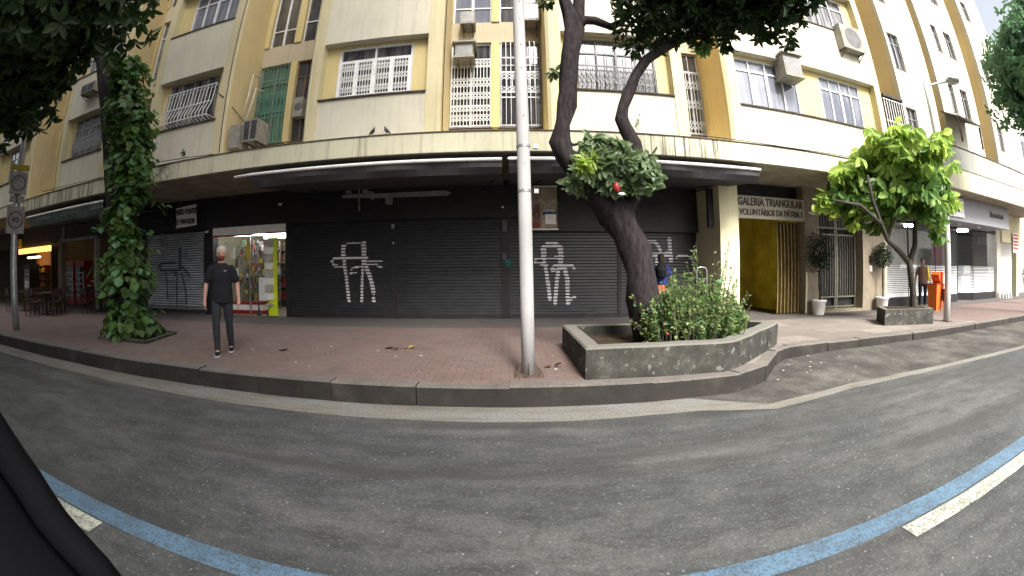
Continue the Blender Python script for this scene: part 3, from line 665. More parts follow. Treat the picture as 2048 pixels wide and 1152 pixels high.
graffiti(s4, [(30, (250, 112), (330, 112), (368, 160), (385, 215)), (48, (270, 245), (400, 238), (480, 232)), (40, (470, 90), (476, 180), (486, 290)), (30, (350, 270), (350, 370)), (26, (540, 262), (600, 240), (680, 270), (705, 330))], 'graf', conv=Cv(1240, 460, 4.8))
graffiti(s0, [(30, (330, 600), (240, 600), (200, 625), (215, 660), (330, 665)), (20, (262, 680), (275, 900)), (26, (352, 700), (348, 940)), (26, (388, 690), (418, 800), (430, 930)), (44, (375, 480), (375, 650)), (26, (330, 710), (350, 650), (400, 640), (455, 705))],
         'grafd', conv=Cv(270, 380, 4.115), pitch=.078, z0=.21, Y=YS - .033)
st3 = MB(); cv = Cv(270, 380, 4.115)
for i in range(46):
    x = random.uniform(130, 385); y = random.uniform(368, 480); a = py_(*cv((x, y)), YS - .024); w_ = random.uniform(.03, .10); h_ = random.uniform(.02, .06)
    st3.face((a.x, YS - .036 - i * 1e-4, a.z), (a.x + w_, YS - .036 - i * 1e-4, a.z), (a.x + w_, YS - .036 - i * 1e-4, a.z + h_), (a.x, YS - .036 - i * 1e-4, a.z + h_))
st3.build('worn_stickers', M['steel'], s0)
hb = MB(); hb.box(-12.6, -9.65, YS - .03, YS + .1, 2.62, 2.70); hb.build('shutter_box', M['black'], bl)
# sword-like emblem on the black fascia
em = thing('wall_emblem', (-3, YS - .15, 3.5), 'grey metal emblem like a long blade with cross guard on the black fascia', 'emblem')
e_ = MB(); YE = YS - .17
def pl_(pts, Yb, t=.02, mb=None): (mb or e_).slab([py_(x, y, Yb) for x, y in pts][::-1], (0, t, 0))
pl_([(684, 391), (700, 388), (760, 387), (884, 381), (892, 381), (902, 385), (894, 391), (760, 396), (700, 396), (685, 396)], YE)
e_.build('blade', simple('dull grey emblem metal', (.24, .24, .245), .6, .4, .0, var=.25), em)
M['embd'] = simple('darker emblem metal', (.20, .20, .205), .6, .4, .0)
e_ = MB(); pl_([(716, 367), (719, 367), (720, 422), (717, 422)], YE - .01); e_.build('cross_guard', M['embd'], em); e_ = MB(); pl_([(726, 375), (731, 374), (738, 382), (748, 384), (746, 388), (724, 388)], YE - .005); pl_([(692, 377), (702, 376), (703, 386), (691, 387)], YE - .008)
pl_([(770, 396), (786, 396), (784, 409), (771, 409)], YE - .004); pl_([(740, 394), (748, 394), (748, 399), (742, 399)], YE - .006); e_.build('hilt_ornament', M['embd'], em)
for (x, y, lb) in ((562, 408, 'small white spotlight on the black fascia above the lit shop'), (1005, 413, 'small white security camera beside the street light pole'), (415, 463, 'small white security camera over the left edge of the lit shop')):
    p = py_(x, y, YS - .2); t = thing('security_camera', p, lb, 'camera'); c_ = MB(); c_.tube([p + Vector((0, -.1, -.03)), p + Vector((0, .02, 0))], [.03, .035], 10); c_.build('camera_body', M['white2'], t, True)
    c_ = MB(); c_.tube([p + Vector((0, .01, 0)), p + Vector((.0, .08, .05))], .012, 6); c_.build('bracket', M['steel'], t)
pb = py_(1015, 527, YS - .08)
tg = MB()
for a, b_ in (((1012, 518), (1014, 534)), ((1010, 524), (1018, 521)), ((1017, 518), (1020, 533)), ((1016, 530), (1022, 524))): tg.bar(py_(*a, YS - .064), py_(*b_, YS - .064), .02, .004)
tg.build('graffiti', M['green'], bl)
pt = MB()
M['meter'] = simple('grey meter box', (.09, .09, .10), .6)
pt.box(-.16, -.06, YS - .10, YS - .062, 1.55, 1.75); pt.build('meter_box', M['meter'], bl); pt = MB(); pt.box(-.16, -.04, YS - .10, YS - .062, 2.3, 2.6); pt.build('meter_box', M['meter'], bl)
pt = MB(); pt.box(-3.16, -3.08, YS - .07, YS - .052, 2.44, 2.56); pt.build('door_plate', M['steel'], bl); pt = MB(); pt.lathe((-3.11, YS - .06, 2.02), [(.03, 0), (.03, .05)], 10); pt.build('alarm_button', M['steel'], bl)

# poster with a drawn bottle, on the fascia right of the pole
ps = thing('bar_poster', (1, YS - .2, 3), 'faded brown poster with a bottle and white notice hanging right of the light pole', 'poster')
q0, q1 = py_(1062, 373, YS - .2), py_(1115, 457, YS - .2)
c_ = MB(); c_.box(.6, q1.x, YS - .2, YS - .185, q1.z, q0.z); c_.build('poster_sheet', simple('faded poster print', (.30, .25, .18), .6, var=.35, sc_=5), ps)
c_ = MB(); c_.box(.55, q1.x + .03, YS - .22, YS - .18, q1.z - .035, q1.z); c_.build('poster_rail', M['white2'], ps); c_ = MB(); c_.box(.55, q1.x + .01, YS - .21, YS - .18, q0.z, q0.z + .02); c_.build('poster_rail', M['white2'], ps)
bx = py_(1074, 450, YS - .2).x; bz = q1.z
c_ = MB(); c_.slab([(bx - .10, YS - .204, bz + .02), (bx + .10, YS - .204, bz + .02), (bx + .10, YS - .204, bz + .5), (bx + .045, YS - .204, bz + .64), (bx + .04, YS - .204, bz + .82), (bx - .04, YS - .204, bz + .82), (bx - .045, YS - .204, bz + .64), (bx - .10, YS - .204, bz + .5)], (0, .003, 0))
c_.build('printed_bottle', simple('bottle print', (.16, .09, .07), .5, var=.3), ps)
c_ = MB(); c_.slab([(bx + .075 * math.cos(a * math.pi / 8), YS - .207, bz + .36 + .1 * math.sin(a * math.pi / 8)) for a in range(16)], (0, .002, 0)); c_.build('bottle_label', M['text'], ps)
text('label_letter', '8', .15, Vector((bx, YS - .209, bz + .36)), simple('red white print', (.5, .12, .10), .6), ps, bold=.003)
c_ = MB(); c_.box(bx - .09, bx + .09, YS - .206, YS - .2045, bz + .03, bz + .17); c_.build('bottle_foot', simple('red print', (.25, .05, .035), .6), ps)
c_ = MB(); c_.box(bx + .16, q1.x - .02, YS - .206, YS - .2045, bz + .36, bz + .50); c_.build('blue_band', simple('blue print', (.03, .05, .12), .6), ps)
c_ = MB(); c_.box(bx + .22, q1.x - .04, YS - .212, YS - .2075, bz + .12, bz + .38); c_.build('white_notice', M['white2'], ps)
text('poster_heading', 'ESPECIAL', .17, Vector((bx + .22, YS - .204, bz + .70)), simple('pale brown print', (.50, .44, .34), .6), ps, bold=.002)
text('band_lettering', 'CERVEJA', .085, Vector((bx + .33, YS - .209, bz + .47)), M['white2'], ps, bold=.001)

# white vinyl banner on the black fascia
bn = thing('vinyl_banner', (-10.6, YS - .2, 3.3), 'white vinyl banner reading PASSO PONTO with a phone number, hung above the silver shutter', 'banner')
cr = [py_(352, 417, YS - .2), py_(393, 408, YS - .2), py_(394, 450, YS - .2), py_(352, 457, YS - .2)]
c_ = MB(); n = 8
def bq(u, v_): a = cr[0].lerp(cr[1], u); b_ = cr[3].lerp(cr[2], u); p = a.lerp(b_, v_); p.y += .015 * math.sin(u * 9 + v_ * 3); return p
for i in range(n):
    for j in range(n): c_.face(bq(i / n, j / n), bq(i / n, (j + 1) / n), bq((i + 1) / n, (j + 1) / n), bq((i + 1) / n, j / n))
c_.build('banner_sheet', simple('banner vinyl', (.88, .88, .88), .6, var=.06), bn, True)
cx_ = (cr[0].x + cr[1].x) / 2; cz_ = (cr[0].z + cr[2].z) / 2
text('banner_lettering', 'PASSO PONTO', .235, Vector((cx_ + .02, YS - .222, cz_ + .15)), M['text'], bn, bold=.008, sx=.66)
text('banner_number', '21 9984-0330', .235, Vector((cx_ + .02, YS - .222, cz_ - .17)), M['text'], bn, bold=.006, sx=.68)
c_ = MB(); a = py_(330, 412, YS - .16)
for i in range(4): c_.box(-12.3 + i * .28, -12.24 + i * .28, YS - .135, YS - .121, 3.25, 3.6)
c_.box(-12.2, -11.5, YS - .135, YS - .121, 3.08, 3.14); c_.build('faint_sign_strokes', simple('faint sign strokes', (.06, .055, .07), .6), bl)

# awnings
def awning(x0, x1, z, drop, label, mt, barm, Y=7.3, over=.25):
    t = thing('awning', ((x0 + x1) / 2, Y, z), label, 'awning', None)
    c_ = MB(); c_.tube([(x0 - over, Y, z - .02), (x0, Y, z), (x1, Y, z)], .035, 10); c_.build('front_bar', M[barm], t, True)
    c_ = MB(); n = 26
    for i in range(n):
        a = x0 + (x1 - x0) * i / n; b_ = x0 + (x1 - x0) * (i + 1) / n
        d1 = .03 * math.sin(i * .7); d2 = .03 * math.sin((i + 1) * .7)
        c_.face((a, Y + .01, z - .02), (b_, Y + .01, z - .02), (b_, Y + .06 + d2, z - drop * .55), (a, Y + .06 + d1, z - drop * .55))
        c_.face((a, Y + .06 + d1, z - drop * .55), (b_, Y + .06 + d2, z - drop * .55), (b_, Y + .16, z - drop), (a, Y + .16, z - drop))
        c_.face((a, Y + .16, z - drop), (b_, Y + .16, z - drop), (b_, YS - .15, z + .05), (a, YS - .15, z + .05))
        c_.face((a, Y, z + .03), (b_, Y, z + .03), (b_, YS - .15, z + .14), (a, YS - .15, z + .14))
    c_.build('awning_fabric', M[mt], t, True)
    for x in (x0 + .5, x1 - .5): c_ = MB(); c_.tube([(x, Y + .05, z - .06), (x + .3, Y + 1.3, z - .1), (x, YS - .16, z - .05)], .02, 6); c_.build('folding_arm', M['black'], t)
M['awn'] = simple('dark awning canvas', (.055, .054, .056), .8, var=.3, sc_=3); M['awng'] = simple('grey green awning canvas', (.15, .20, .19), .8, var=.3, sc_=3)
awning(-5.75, -.12, 3.48, .27, 'dark canvas awning with white front bar left of the street light pole', 'awn', 'white', over=.5)
awning(0.02, 5.62, 3.49, .26, 'dark canvas awning with white front bar right of the street light pole', 'awn', 'white', over=.02)
awning(-17.2, -11.6, 3.40, .34, 'grey green awning over the cafe at the far left', 'awng', 'white', over=.1)

# open shop with tube lights
sh = MB(); X0s, X1s = -9.25, -6.45
sh.face((X0s, 13, 0), (X1s, 13, 0), (X1s, 13, 2.75), (X0s, 13, 2.75)); sh.face((X0s, YS + .2, 0), (X0s, 13, 0), (X0s, 13, 2.75), (X0s, YS + .2, 2.75)); sh.face((X1s, 13, 0), (X1s, YS + .2, 0), (X1s, YS + .2, 2.75), (X1s, 13, 2.75))
sh.mat(1).face((X0s, YS, 2.76), (X0s, 13, 2.76), (X1s, 13, 2.76), (X1s, YS, 2.76)); sh.mat(2).face((X0s, YS - .02, .006), (X1s, YS - .02, .006), (X1s, 13, .006), (X0s, 13, .006))
sh.build('shop_room', [M['intl'], M['white'], M['stone']], bl)
sh = MB(); sh.box(X0s, X1s, YS - .07, YS + .12, 2.45, 2.70); sh.build('shutter_housing', M['white2'], bl)
for i, (x, y) in enumerate(((-8.3, 10.5), (-7.4, 10.6), (-7.9, 11.6), (-6.9, 11.8))):
    t = thing('tube_light', (x, y, 2.6), ['fluorescent tube light hanging nearest the left of the lit shop', 'fluorescent tube light by the yellow board of the lit shop', 'fluorescent tube deeper in the lit shop at its centre', 'fluorescent tube deepest in the lit shop at its right'][i], 'light')
    c_ = MB(); c_.tube([(x - .55, y, 2.5), (x + .55, y, 2.5)], .028, 8); c_.build('tube', M['tube'], t); c_ = MB(); c_.box(x - .6, x + .6, y - .06, y + .06, 2.55, 2.62); c_.build('fitting', M['white'], t)
cols_ = [simple('goods ' + n_, c, .5, var=.3, sc_=30) for n_, c in (('white', (.6, .6, .55)), ('brown', (.16, .10, .06)), ('green', (.10, .20, .08)), ('red', (.35, .04, .04)), ('yellow', (.6, .45, .04)), ('grey', (.2, .2, .2)), ('dark', (.04, .04, .045)))]
for k, (xa, xb, yy) in enumerate(((X0s + .05, X1s - .05, 12.6), (X0s + .05, -8.0, 11.6))):
    rk = thing('shelf_rack', ((xa + xb) / 2, yy, 0), ['long goods shelf along the back wall of the lit shop', 'shorter goods shelf at the left of the lit shop'][k], 'shelf')
    c_ = MB()
    for z in (.3, .75, 1.2, 1.65, 2.1): c_.box(xa, xb, yy, yy + .35, z, z + .03)
    for x in (xa, (xa + xb) / 2, xb - .04): c_.box(x, x + .04, yy + .3, yy + .355, 0, 2.4)
    c_.build('shelves', M['steel'], rk)
    c_ = MB()
    for z in (.33, .78, 1.23, 1.68, 2.13):
        x = xa + .02
        while x < xb - .12:
            w_ = random.uniform(.06, .17); c_.mat(random.randrange(7)).box(x, x + w_, yy + random.uniform(.0, .06), yy + .3, z, z + random.uniform(.12, .36)); x += w_ + random.uniform(.005, .05)
    c_.build('goods', cols_, rk, False); rk.children[-1]['kind'] = 'stuff'
cg = thing('glass_counter', (-8.4, 10.5, 0), 'glass shop counter with red and white striped base behind the walking person', 'counter')
c_ = MB(); c_.box(-9.1, -7.55, 10.25, 10.6, .0, .13); c_.mat(1).box(-9.1, -7.55, 10.245, 10.6, .13, .30); c_.mat(0).box(-9.1, -7.55, 10.24, 10.6, .30, .38); c_.build('counter_base', [M['red'], M['white2']], cg)
c_ = MB(); c_.box(-9.1, -7.55, 10.26, 10.29, .38, 2.3); gm, gnt, gb = base('clear case glass', (.25, .27, .2), .05, .5); gb.inputs['Alpha'].default_value = .10; c_.build('case_glass', gm, cg)
for i, (x, zz) in enumerate(((-7.9, 1.7), (-8.6, 1.1), (-8.75, 1.75))):
    c_ = MB(); yy_ = 10.2 if i else 9.9; c_.box(x, x + (.14 if i else .17), yy_, yy_ + .015, zz, zz + (.34 if i else .46)); c_.build('price_card', M['ylw2'] if i == 0 else M['white2'], cg)
hg = thing('hanging_goods', (-8.4, 10.8, 1.5), 'clusters of small tools and packets hanging inside the lit shop behind the person', 'goods')
c_ = MB()
for i in range(150):
    x = random.uniform(-9.1, -7.65); z = random.uniform(.6, 2.25); y = random.uniform(10.7, 11.1); w_ = random.uniform(.02, .09); h_ = random.uniform(.05, .2); c_.mat(random.choice((1, 1, 2, 6, 5, 0, 3, 4, 6, 1))).box(x, x + w_, y, y + .03, z, z + h_)
c_.build('packets', cols_, hg); hg.children[-1]['kind'] = 'stuff'
c_ = MB()
for z in (.7, 1.2, 1.7, 2.2): c_.bar((-9.2, 11.15, z), (-7.6, 11.15, z), .02, .02)
for x in (-9.1, -8.4, -7.7): c_.bar((x, 11.15, 0), (x, 11.15, 2.4), .03, .03)
c_.build('hanging_rail', M['steel'], hg)
lb = thing('display_board', (-6.75, 9.75, 0), 'tall lime yellow display board hung with packaged goods at the right of the lit shop', 'display board')
c_ = MB(); a0 = py_(550, 632, 9.75); a1 = py_(566, 470, 9.75); c_.box(-6.98, -6.66, 9.75, 9.79, .03, 2.30); c_.build('board', M['lime'], lb)
c_ = MB()
for i in range(8): z = .5 + i * .22; c_.mat(i % 2).box(-7.05, -6.77, 9.69, 9.745, z, z + .19)
c_.lathe((-6.9, 9.70, .32), [(.02, 0), (.13, .02), (.14, .05), (.05, .09)], 16); c_.build('hanging_packs', [M['white2'], simple('clear film packs', (.45, .44, .42), .3)], lb)
ar = thing('ladder_stand', (-7.3, 9.9, 0), 'pale folding panel with dark feet in the doorway of the lit shop', 'stand')
c_ = MB(); c_.box(-7.5, -7.12, 9.98, 10.0, .45, 1.15); c_.build('panel', M['white2'], ar)
for x in (-7.5, -7.12):
    c_ = MB(); c_.bar((x, 9.97, .0), (x, 9.97, 1.2), .03, .03); c_.slab([(x - .09, 9.96, 0), (x + .09, 9.96, 0), (x, 9.96, .26)], (0, .03, 0)); c_.build('leg', M['acd'], ar)
c_ = MB(); c_.bar((-7.75, 9.9, 0), (-7.75, 9.9, 2.4), .035, .035); c_.build('door_post', M['steel'], bl)
c_ = MB(); c_.box(X0s, -7.6, YS - .11, YS - .075, 2.40, 2.45); c_.box(-7.1, X1s, YS - .11, YS - .075, 2.42, 2.47); c_.build('red_trim', M['red'], bl)

# ------------------------------------------------------------------ cafe at the left, gallery passage, gate and store at the right
def X(px, py, Y): return py_(px, py, Y).x
def Z(px, py, Y): return py_(px, py, Y).z
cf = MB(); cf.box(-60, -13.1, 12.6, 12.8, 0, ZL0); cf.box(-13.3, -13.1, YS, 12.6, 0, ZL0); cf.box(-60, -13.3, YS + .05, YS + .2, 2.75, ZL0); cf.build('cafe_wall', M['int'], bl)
cf = MB(); xa, xb = X(125, 470, YS), X(194, 470, YS)
cf.box(xa, xb, YS - .05, YS + .04, 2.74, 2.86); cf.box(xa, xa + .12, YS - .05, YS + .04, 2.86, 3.4)
xp = X(193, 530, YS); cf.box(xp - .09, xp + .09, YS - .08, YS + .1, .0, 2.74); xp2 = X(281, 530, YS); cf.box(xp2 - .06, xp2 + .06, YS - .08, YS + .1, .5, 2.5)
cf.build('door_frame', simple('pale door frame', (.34, .34, .32), .5, var=.25), bl)
cf = MB(); xq = X(122, 540, YS); cf.box(xq - .14, xq + .14, YS - .06, YS + .2, 0, 2.9); cf.build('column', M['stone'], bl)
cf = MB(); xa, xb = X(38, 500, YS), X(101, 490, YS); cf.box(xa, xb, YS - .03, YS + .04, 2.42, 2.68); cf.mat(1).box(xb + .9, xb + 1.15, YS - .02, YS + .1, .2, 2.4); cf.box(xa - .9, xa - .6, YS - .02, YS + .1, .4, 2.3)
cf.build('lit_header', [M['warml'], simple('orange yellow post', (.55, .33, .03), .5)], bl)
cf = thing('lit_sign', (X(40, 485, YS), YS, 2.9), 'small yellow illuminated sign above the cafe by the road sign pole', 'sign')
c_ = MB(); x = X(40, 485, YS); c_.box(x - .35, x + .35, YS - .2, YS - .05, 2.75, 3.15); c_.build('sign_box', simple('yellow sign face', (.75, .62, .10), .5), cf)
c_ = MB(); c_.box(x - .14, x + .14, YS - .21, YS - .202, 2.82, 3.08); c_.build('sign_print', M['white2'], cf)
kf = thing('cafe_shelf', (X(78, 530, 11.4), 11.4, 0), 'warm lit wall of shelves inside the cafe at the far left', 'shelf')
x0, x1 = X(64, 530, 11.4), X(92, 530, 11.4); c_ = MB()
for z in (.8, 1.15, 1.5, 1.85): c_.box(x0, x1, 11.3, 11.7, z, z + .04)
c_.box(x0, x1, 11.7, 11.75, .6, 2.6); c_.build('shelves', simple('orange brown shelf', (.28, .12, .03), .6), kf)
c_ = MB(); x = x0
for z in (.84, 1.19, 1.54):
    x = x0 + .03
    while x < x1 - .15: c_.mat(random.randrange(7)).box(x, x + .12, 11.35, 11.6, z, z + random.uniform(.1, .28)); x += .16
c_.build('goods', cols_, kf); kf.children[-1]['kind'] = 'stuff'
wl_ = thing('cafe_lamp', ((x0 + x1) / 2, 11.0, 2.5), 'warm lamp over the cafe shelves', 'lamp'); c_ = MB(); c_.box(x0 + .2, x1 - .2, 11.0, 11.15, 2.28, 2.36); c_.build('lamp_body', M['warm2'], wl_)
def fridge(px, wd, lb, m, shelf=True, Y=10.6, h=1.95):
    x = X(px, 560, Y); t = thing('drinks_fridge', (x, Y, 0), lb, 'fridge'); c_ = MB(); c_.box(x - wd / 2, x + wd / 2, Y, Y + .6, .05, h); c_.box(x - wd / 2 - .01, x + wd / 2 + .01, Y - .03, Y + .6, h - .22, h); c_.build('cabinet', M[m], t)
    c_ = MB(); c_.box(x - wd / 2 + .05, x + wd / 2 - .05, Y - .02, Y - .004, .35, h - .26); c_.build('glass_door', M['gdark'], t)
    c_ = MB()
    for k in range(5): c_.box(x - wd / 2 + .08, x + wd / 2 - .08, Y - .03, Y - .022, .45 + k * .24, .49 + k * .24)
    c_.mat(1).box(x + wd / 2 - .09, x + wd / 2 - .06, Y - .05, Y - .032, .6, 1.5); c_.build('shelf_edges', [M['steel'], M['white2']], t)
fridge(140, .75, 'red drinks fridge in the cafe, the left one of the two', 'red'); fridge(160, .85, 'red drinks fridge in the cafe, the right one of the two', 'red'); fridge(54, .8, 'dark drinks fridge behind the road sign pole', 'black')

def mk_chair(loc, rz, lb):
    t = thing('cafe_chair', (0, 0, 0), lb, 'chair', 'dark cafe chairs on the pavement')
    c_ = MB(); c_.box(-.2, .2, -.2, .2, .43, .455); c_.build('seat', M['brownd'], t)
    c_ = MB(); c_.box(-.2, .2, .19, .215, .62, .86); c_.bar((-.19, .2, .45), (-.19, .2, .88), .025, .025); c_.bar((.19, .2, .45), (.19, .2, .88), .025, .025); c_.build('backrest', M['brownd'], t)
    for a, b_ in ((-1, -1), (1, -1), (-1, 1), (1, 1)): c_ = MB(); c_.bar((a * .18, b_ * .18, 0), (a * .18, b_ * .15, .43), .025, .025); c_.build('leg', M['brownd'], t)
    t.location = loc; t.rotation_euler = (0, 0, rz); return t
def mk_table(loc, lb):
    t = thing('cafe_table', (0, 0, 0), lb, 'table', 'dark cafe tables on the pavement')
    c_ = MB(); c_.box(-.34, .34, -.34, .34, .71, .74); c_.build('tabletop', M['brownd'], t); c_ = MB(); c_.bar((0, 0, 0), (0, 0, .71), .06, .06); c_.box(-.22, .22, -.03, .03, 0, .03); c_.box(-.03, .03, -.22, .22, .03, .05); c_.build('pedestal', M['brownd'], t)
    t.location = loc; return t
tb = [(-18.2, 7.6), (-16.3, 7.9), (-14.3, 9.0), (-15.2, 7.2)]
tl = ['dark cafe table nearest the road sign pole', 'dark cafe table at the middle of the seating', 'dark cafe table nearest the red fridges and the climber clad tree', 'dark cafe table at the front of the seating']
T0 = mk_table((*tb[0], 0), tl[0])
for p, l in zip(tb[1:], tl[1:]): dup(T0, (*p, 0), None, l)
cl = []
for (x, y), nm in zip(tb, ('nearest the road signs', 'amid the seating', 'nearest the red fridges', 'furthest forward')):
    for dx, dy, rz, sd_ in ((-.55, 0, R(90), 'left'), (.55, .05, R(-88), 'right'), (.02, .55, 0, 'shop'), (0, -.55, R(180), 'road')): cl.append(((x + dx, y + dy, 0), rz, 'dark chair on the %s side of the table %s' % (sd_, nm)))
C0 = mk_chair(*cl[0])
for l, r_, n in cl[1:]: dup(C0, l, r_, n)

# gallery
ga = MB(); ga.box(5.28, 5.84, 8.62, YS, 0, ZL0 - .004); ga.build('column', M['beige'], bl)
ga = MB(); ga.box(5.12, 5.27, 8.9, 9.0, 2.35, 3.35); ga.build('side_panel', M['black'], bl)
ga = MB(); ga.box(6.03, 8.45, 9.3, 9.35, 3.25, ZL0); ga.build('dark_transom', M['black'], bl)
ga = MB(); ga.face((5.86, 11.6, 0), (9.5, 11.6, 0), (9.5, 11.6, ZL0), (5.86, 11.6, ZL0)); ga.face((8.42, 11.6, 0), (8.42, 9.3, 0), (8.42, 9.3, ZL0), (8.42, 11.6, ZL0)); ga.face((5.88, 9.93, 0), (5.88, 11.6, 0), (5.88, 11.6, ZL0), (5.88, 9.93, ZL0)); ga.build('passage_wall', M['ylw'], bl)
ga = MB(); n = 13
for i in range(n):                                       # folded accordion gate
    x0 = 7.58 + .86 * i / n; x1 = 7.58 + .86 * (i + 1) / n; y0 = 9.25 + (.09 if i % 2 else 0); y1 = 9.25 + (0 if i % 2 else .09)
    ga.slab([(x0, y0, .03), (x1, y1, .03), (x1, y1, 2.62), (x0, y0, 2.62)], (0, .012, 0)); ga.mat(1).bar((x0, y0 - .01, .03), (x0, y0 - .01, 2.62), .03, .02); ga.mat(0)
ga.build('folding_gate', [simple('brown gate slats', (.10, .06, .02), .5, .4, .2), simple('brass gate edges', (.22, .17, .06), .5, .5, .2)], bl)
gs = thing('gallery_sign', (7.2, 8.95, 2.9), 'cream sign board reading GALERIA TRIANGULAR over the yellow passage', 'sign')
c_ = MB(); c_.box(6.02, 8.40, 8.95, 9.05, 2.64, 3.25); c_.build('board', simple('cream sign board', (.42, .39, .32), .6, var=.1), gs)
text('lettering', 'GALERIA TRIANGULAR', .30, Vector((7.2, 8.94, 3.08)), M['text'], gs, bold=.004, sx=.74, ext=.01)
text('lettering', 'VOLUNTÁRIOS DA PÁTRIA 1', .235, Vector((7.22, 8.94, 2.80)), M['text'], gs, bold=.004, sx=.74, ext=.01)
ga = MB(); ga.box(8.45, 9.02, 9.0, 9.6, 0, ZL0 - .003); ga.box(11.02, 12.2, 9.0, 9.6, 0, ZL0 - .003); ga.box(9.02, 11.02, 9.25, 9.6, 3.15, ZL0 - .003); ga.build('stone_pillar', M['stone'], bl)
ga = MB(); ga.box(8.44, 8.50, 8.985, 9.0, .05, 1.2); ga.box(12.2, 12.32, 9.0, 9.1, 0, 2.4); ga.build('yellow_trim', M['beige'], bl)
gt = MB(); gt.box(9.04, 11.0, 9.55, 9.58, 0, 3.15); gt.build('gate_back', M['black'], bl)
gt = MB()
for z in (.12, .42, 2.32, 2.52, 3.12): gt.box(9.04, 11.0, 9.30, 9.34, z, z + .045)
for x in (9.04, 9.98, 10.06, 10.95): gt.box(x, x + .05, 9.29, 9.35, .05, 3.15)
for i in range(17): x = 9.10 + i * .115; gt.box(x, x + .018, 9.31, 9.33, .45, 2.32); gt.box(x, x + .018, 9.31, 9.33, 2.56, 3.1)
gt.mat(1).box(9.04, 11.0, 9.40, 9.42, .12, .44); gt.build('iron_gate', [simple('grey green gate iron', (.16, .155, .12), .5, .4, .3), M['black']], bl)
gt = MB(); gt.box(9.02, 11.02, 9.0, 9.6, -.01, .08); gt.build('door_step', M['stone'], bl)
ic = thing('intercom', (11.4, 8.98, 1.4), 'small intercom with a white plate on the pillar right of the iron gate', 'intercom')
c_ = MB(); c_.box(11.32, 11.45, 8.96, 9.0, 1.22, 1.40); c_.build('white_plate', M['white2'], ic); c_ = MB(); c_.box(11.33, 11.43, 8.95, 9.0, 1.48, 1.72); c_.build('black_panel', M['black'], ic)
ic = thing('wall_lamp', (8.62, 8.95, 2.9), 'small white spotlight on the pillar right of the gallery sign', 'lamp'); c_ = MB(); c_.tube([(8.55, 8.9, 2.9), (8.75, 8.88, 2.86)], .035, 8); c_.bar((8.62, 8.9, 2.9), (8.62, 9.0, 2.95), .02, .02); c_.build('lamp_body', M['white2'], ic)

# glazed store
YG = 9.45; xL, xE, xF, xR = 12.32, 18.3, 19.9, 22.5
sg = MB(); sg.face((xL, YG, .32), (xE, YG, .32), (xE, YG, 2.95), (xL, YG, 2.95)); sg.face((xF, YG, .3), (xR, YG, .3), (xR, YG, 2.95), (xF, YG, 2.95)); sg.face((xF, YG, .3), (xF, YG, 2.95), (xF - 1.1, YG + 1.2, 2.95), (xF - 1.1, YG + 1.2, .3))
gm2, nt2, b2_ = base('store window glass', (.05, .06, .06), .04, .8); b2_.inputs['Alpha'].default_value = .28; M['sg'] = gm2
sg.build('store_glass', gm2, bl)
sg = MB(); sg.box(xL, xE, YG - .03, YG + .05, 0, .32); sg.box(xF, xR, YG - .03, YG + .05, 0, .30); sg.slab([(xF, YG - .02, 0), (xF, YG - .02, .30), (xF - 1.1, YG + 1.2, .30), (xF - 1.1, YG + 1.2, 0)], (.05, .03, 0)); sg.build('black_plinth', M['black'], bl)
sg = MB(); bars = 17
for i in range(bars):                                    # white stripes on the glass, thick at the foot and thinning upwards
    z = .36 + i * .066; h = .040 * (1 - .8 * i / bars)
    if i == 0: z, h = .325, .10
    for a, b_ in ((xL + .05, xE - .05), (xF + .05, xR - .1)): sg.box(a, b_, YG - .008, YG - .004, z, z + h)
    sg.face((xF, YG - .01, z), (xF - 1.05, YG + 1.14, z), (xF - 1.05, YG + 1.14, z + h), (xF, YG - .01, z + h))
sg.build('window_stripes', simple('frosted white film', (.78, .80, .82), .5, var=.1), bl)
text('window_lettering', 'planejados', .26, Vector((14.3, YG - .012, 1.42)), M['white2'], bl, bold=.002)
sg = MB(); sg.box(xR, xR + .55, YG - .15, YG + .4, 0, 3.93); sg.build('column', simple('pale plastered column', (.42, .39, .33), .8, var=.15), bl)
sg = MB(); sg.box(xL, xE, YG - .04, YG + .06, 2.95, 3.93); sg.box(xF, xR, YG - .04, YG + .06, 2.95, 3.93)
for x in (14.3, 16.3, 18.28): sg.box(x, x + .04, YG - .02, YG + .04, .32, 2.95)
sg.build('window_frame', M['black'], bl)
sg = MB(); sg.face((xL, 12.5, 0), (30, 12.5, 0), (30, 12.5, 3.9), (xL, 12.5, 3.9)); sg.mat(1).face((14.4, 12.2, 0), (16.2, 12.2, 0), (16.2, 12.2, 2.9), (14.4, 12.2, 2.9)); sg.mat(2).face((20.2, 11.9, 0), (21.3, 11.9, 0), (21.3, 11.9, 2.6), (20.2, 11.9, 2.6)); sg.mat(3).face((12.35, 9.6, 3.2), (12.35, 12.5, 3.2), (30, 12.5, 3.2), (30, 9.6, 3.2))
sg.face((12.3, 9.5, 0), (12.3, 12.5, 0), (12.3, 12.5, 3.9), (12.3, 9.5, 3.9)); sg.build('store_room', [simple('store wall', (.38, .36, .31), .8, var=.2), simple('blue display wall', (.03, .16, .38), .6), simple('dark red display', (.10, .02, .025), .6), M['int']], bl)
ts = thing('store_display', (20.6, 10.4, 0), 'white display cabinets behind the striped glass right of the right pole', 'cabinet'); c_ = MB(); c_.box(20.2, 21.0, 10.2, 10.7, 0, 1.05); c_.box(21.2, 22.0, 10.6, 11.1, 0, 1.5); c_.build('cabinet_body', M['white2'], ts); c_ = MB(); c_.box(20.15, 21.3, 10.15, 10.75, 1.05, 1.12); c_.build('dark_top', M['black'], ts)
sf = thing('store_sign', (17, 8.2, 3.5), 'long grey shop sign board over the striped glass with a white panel', 'sign')
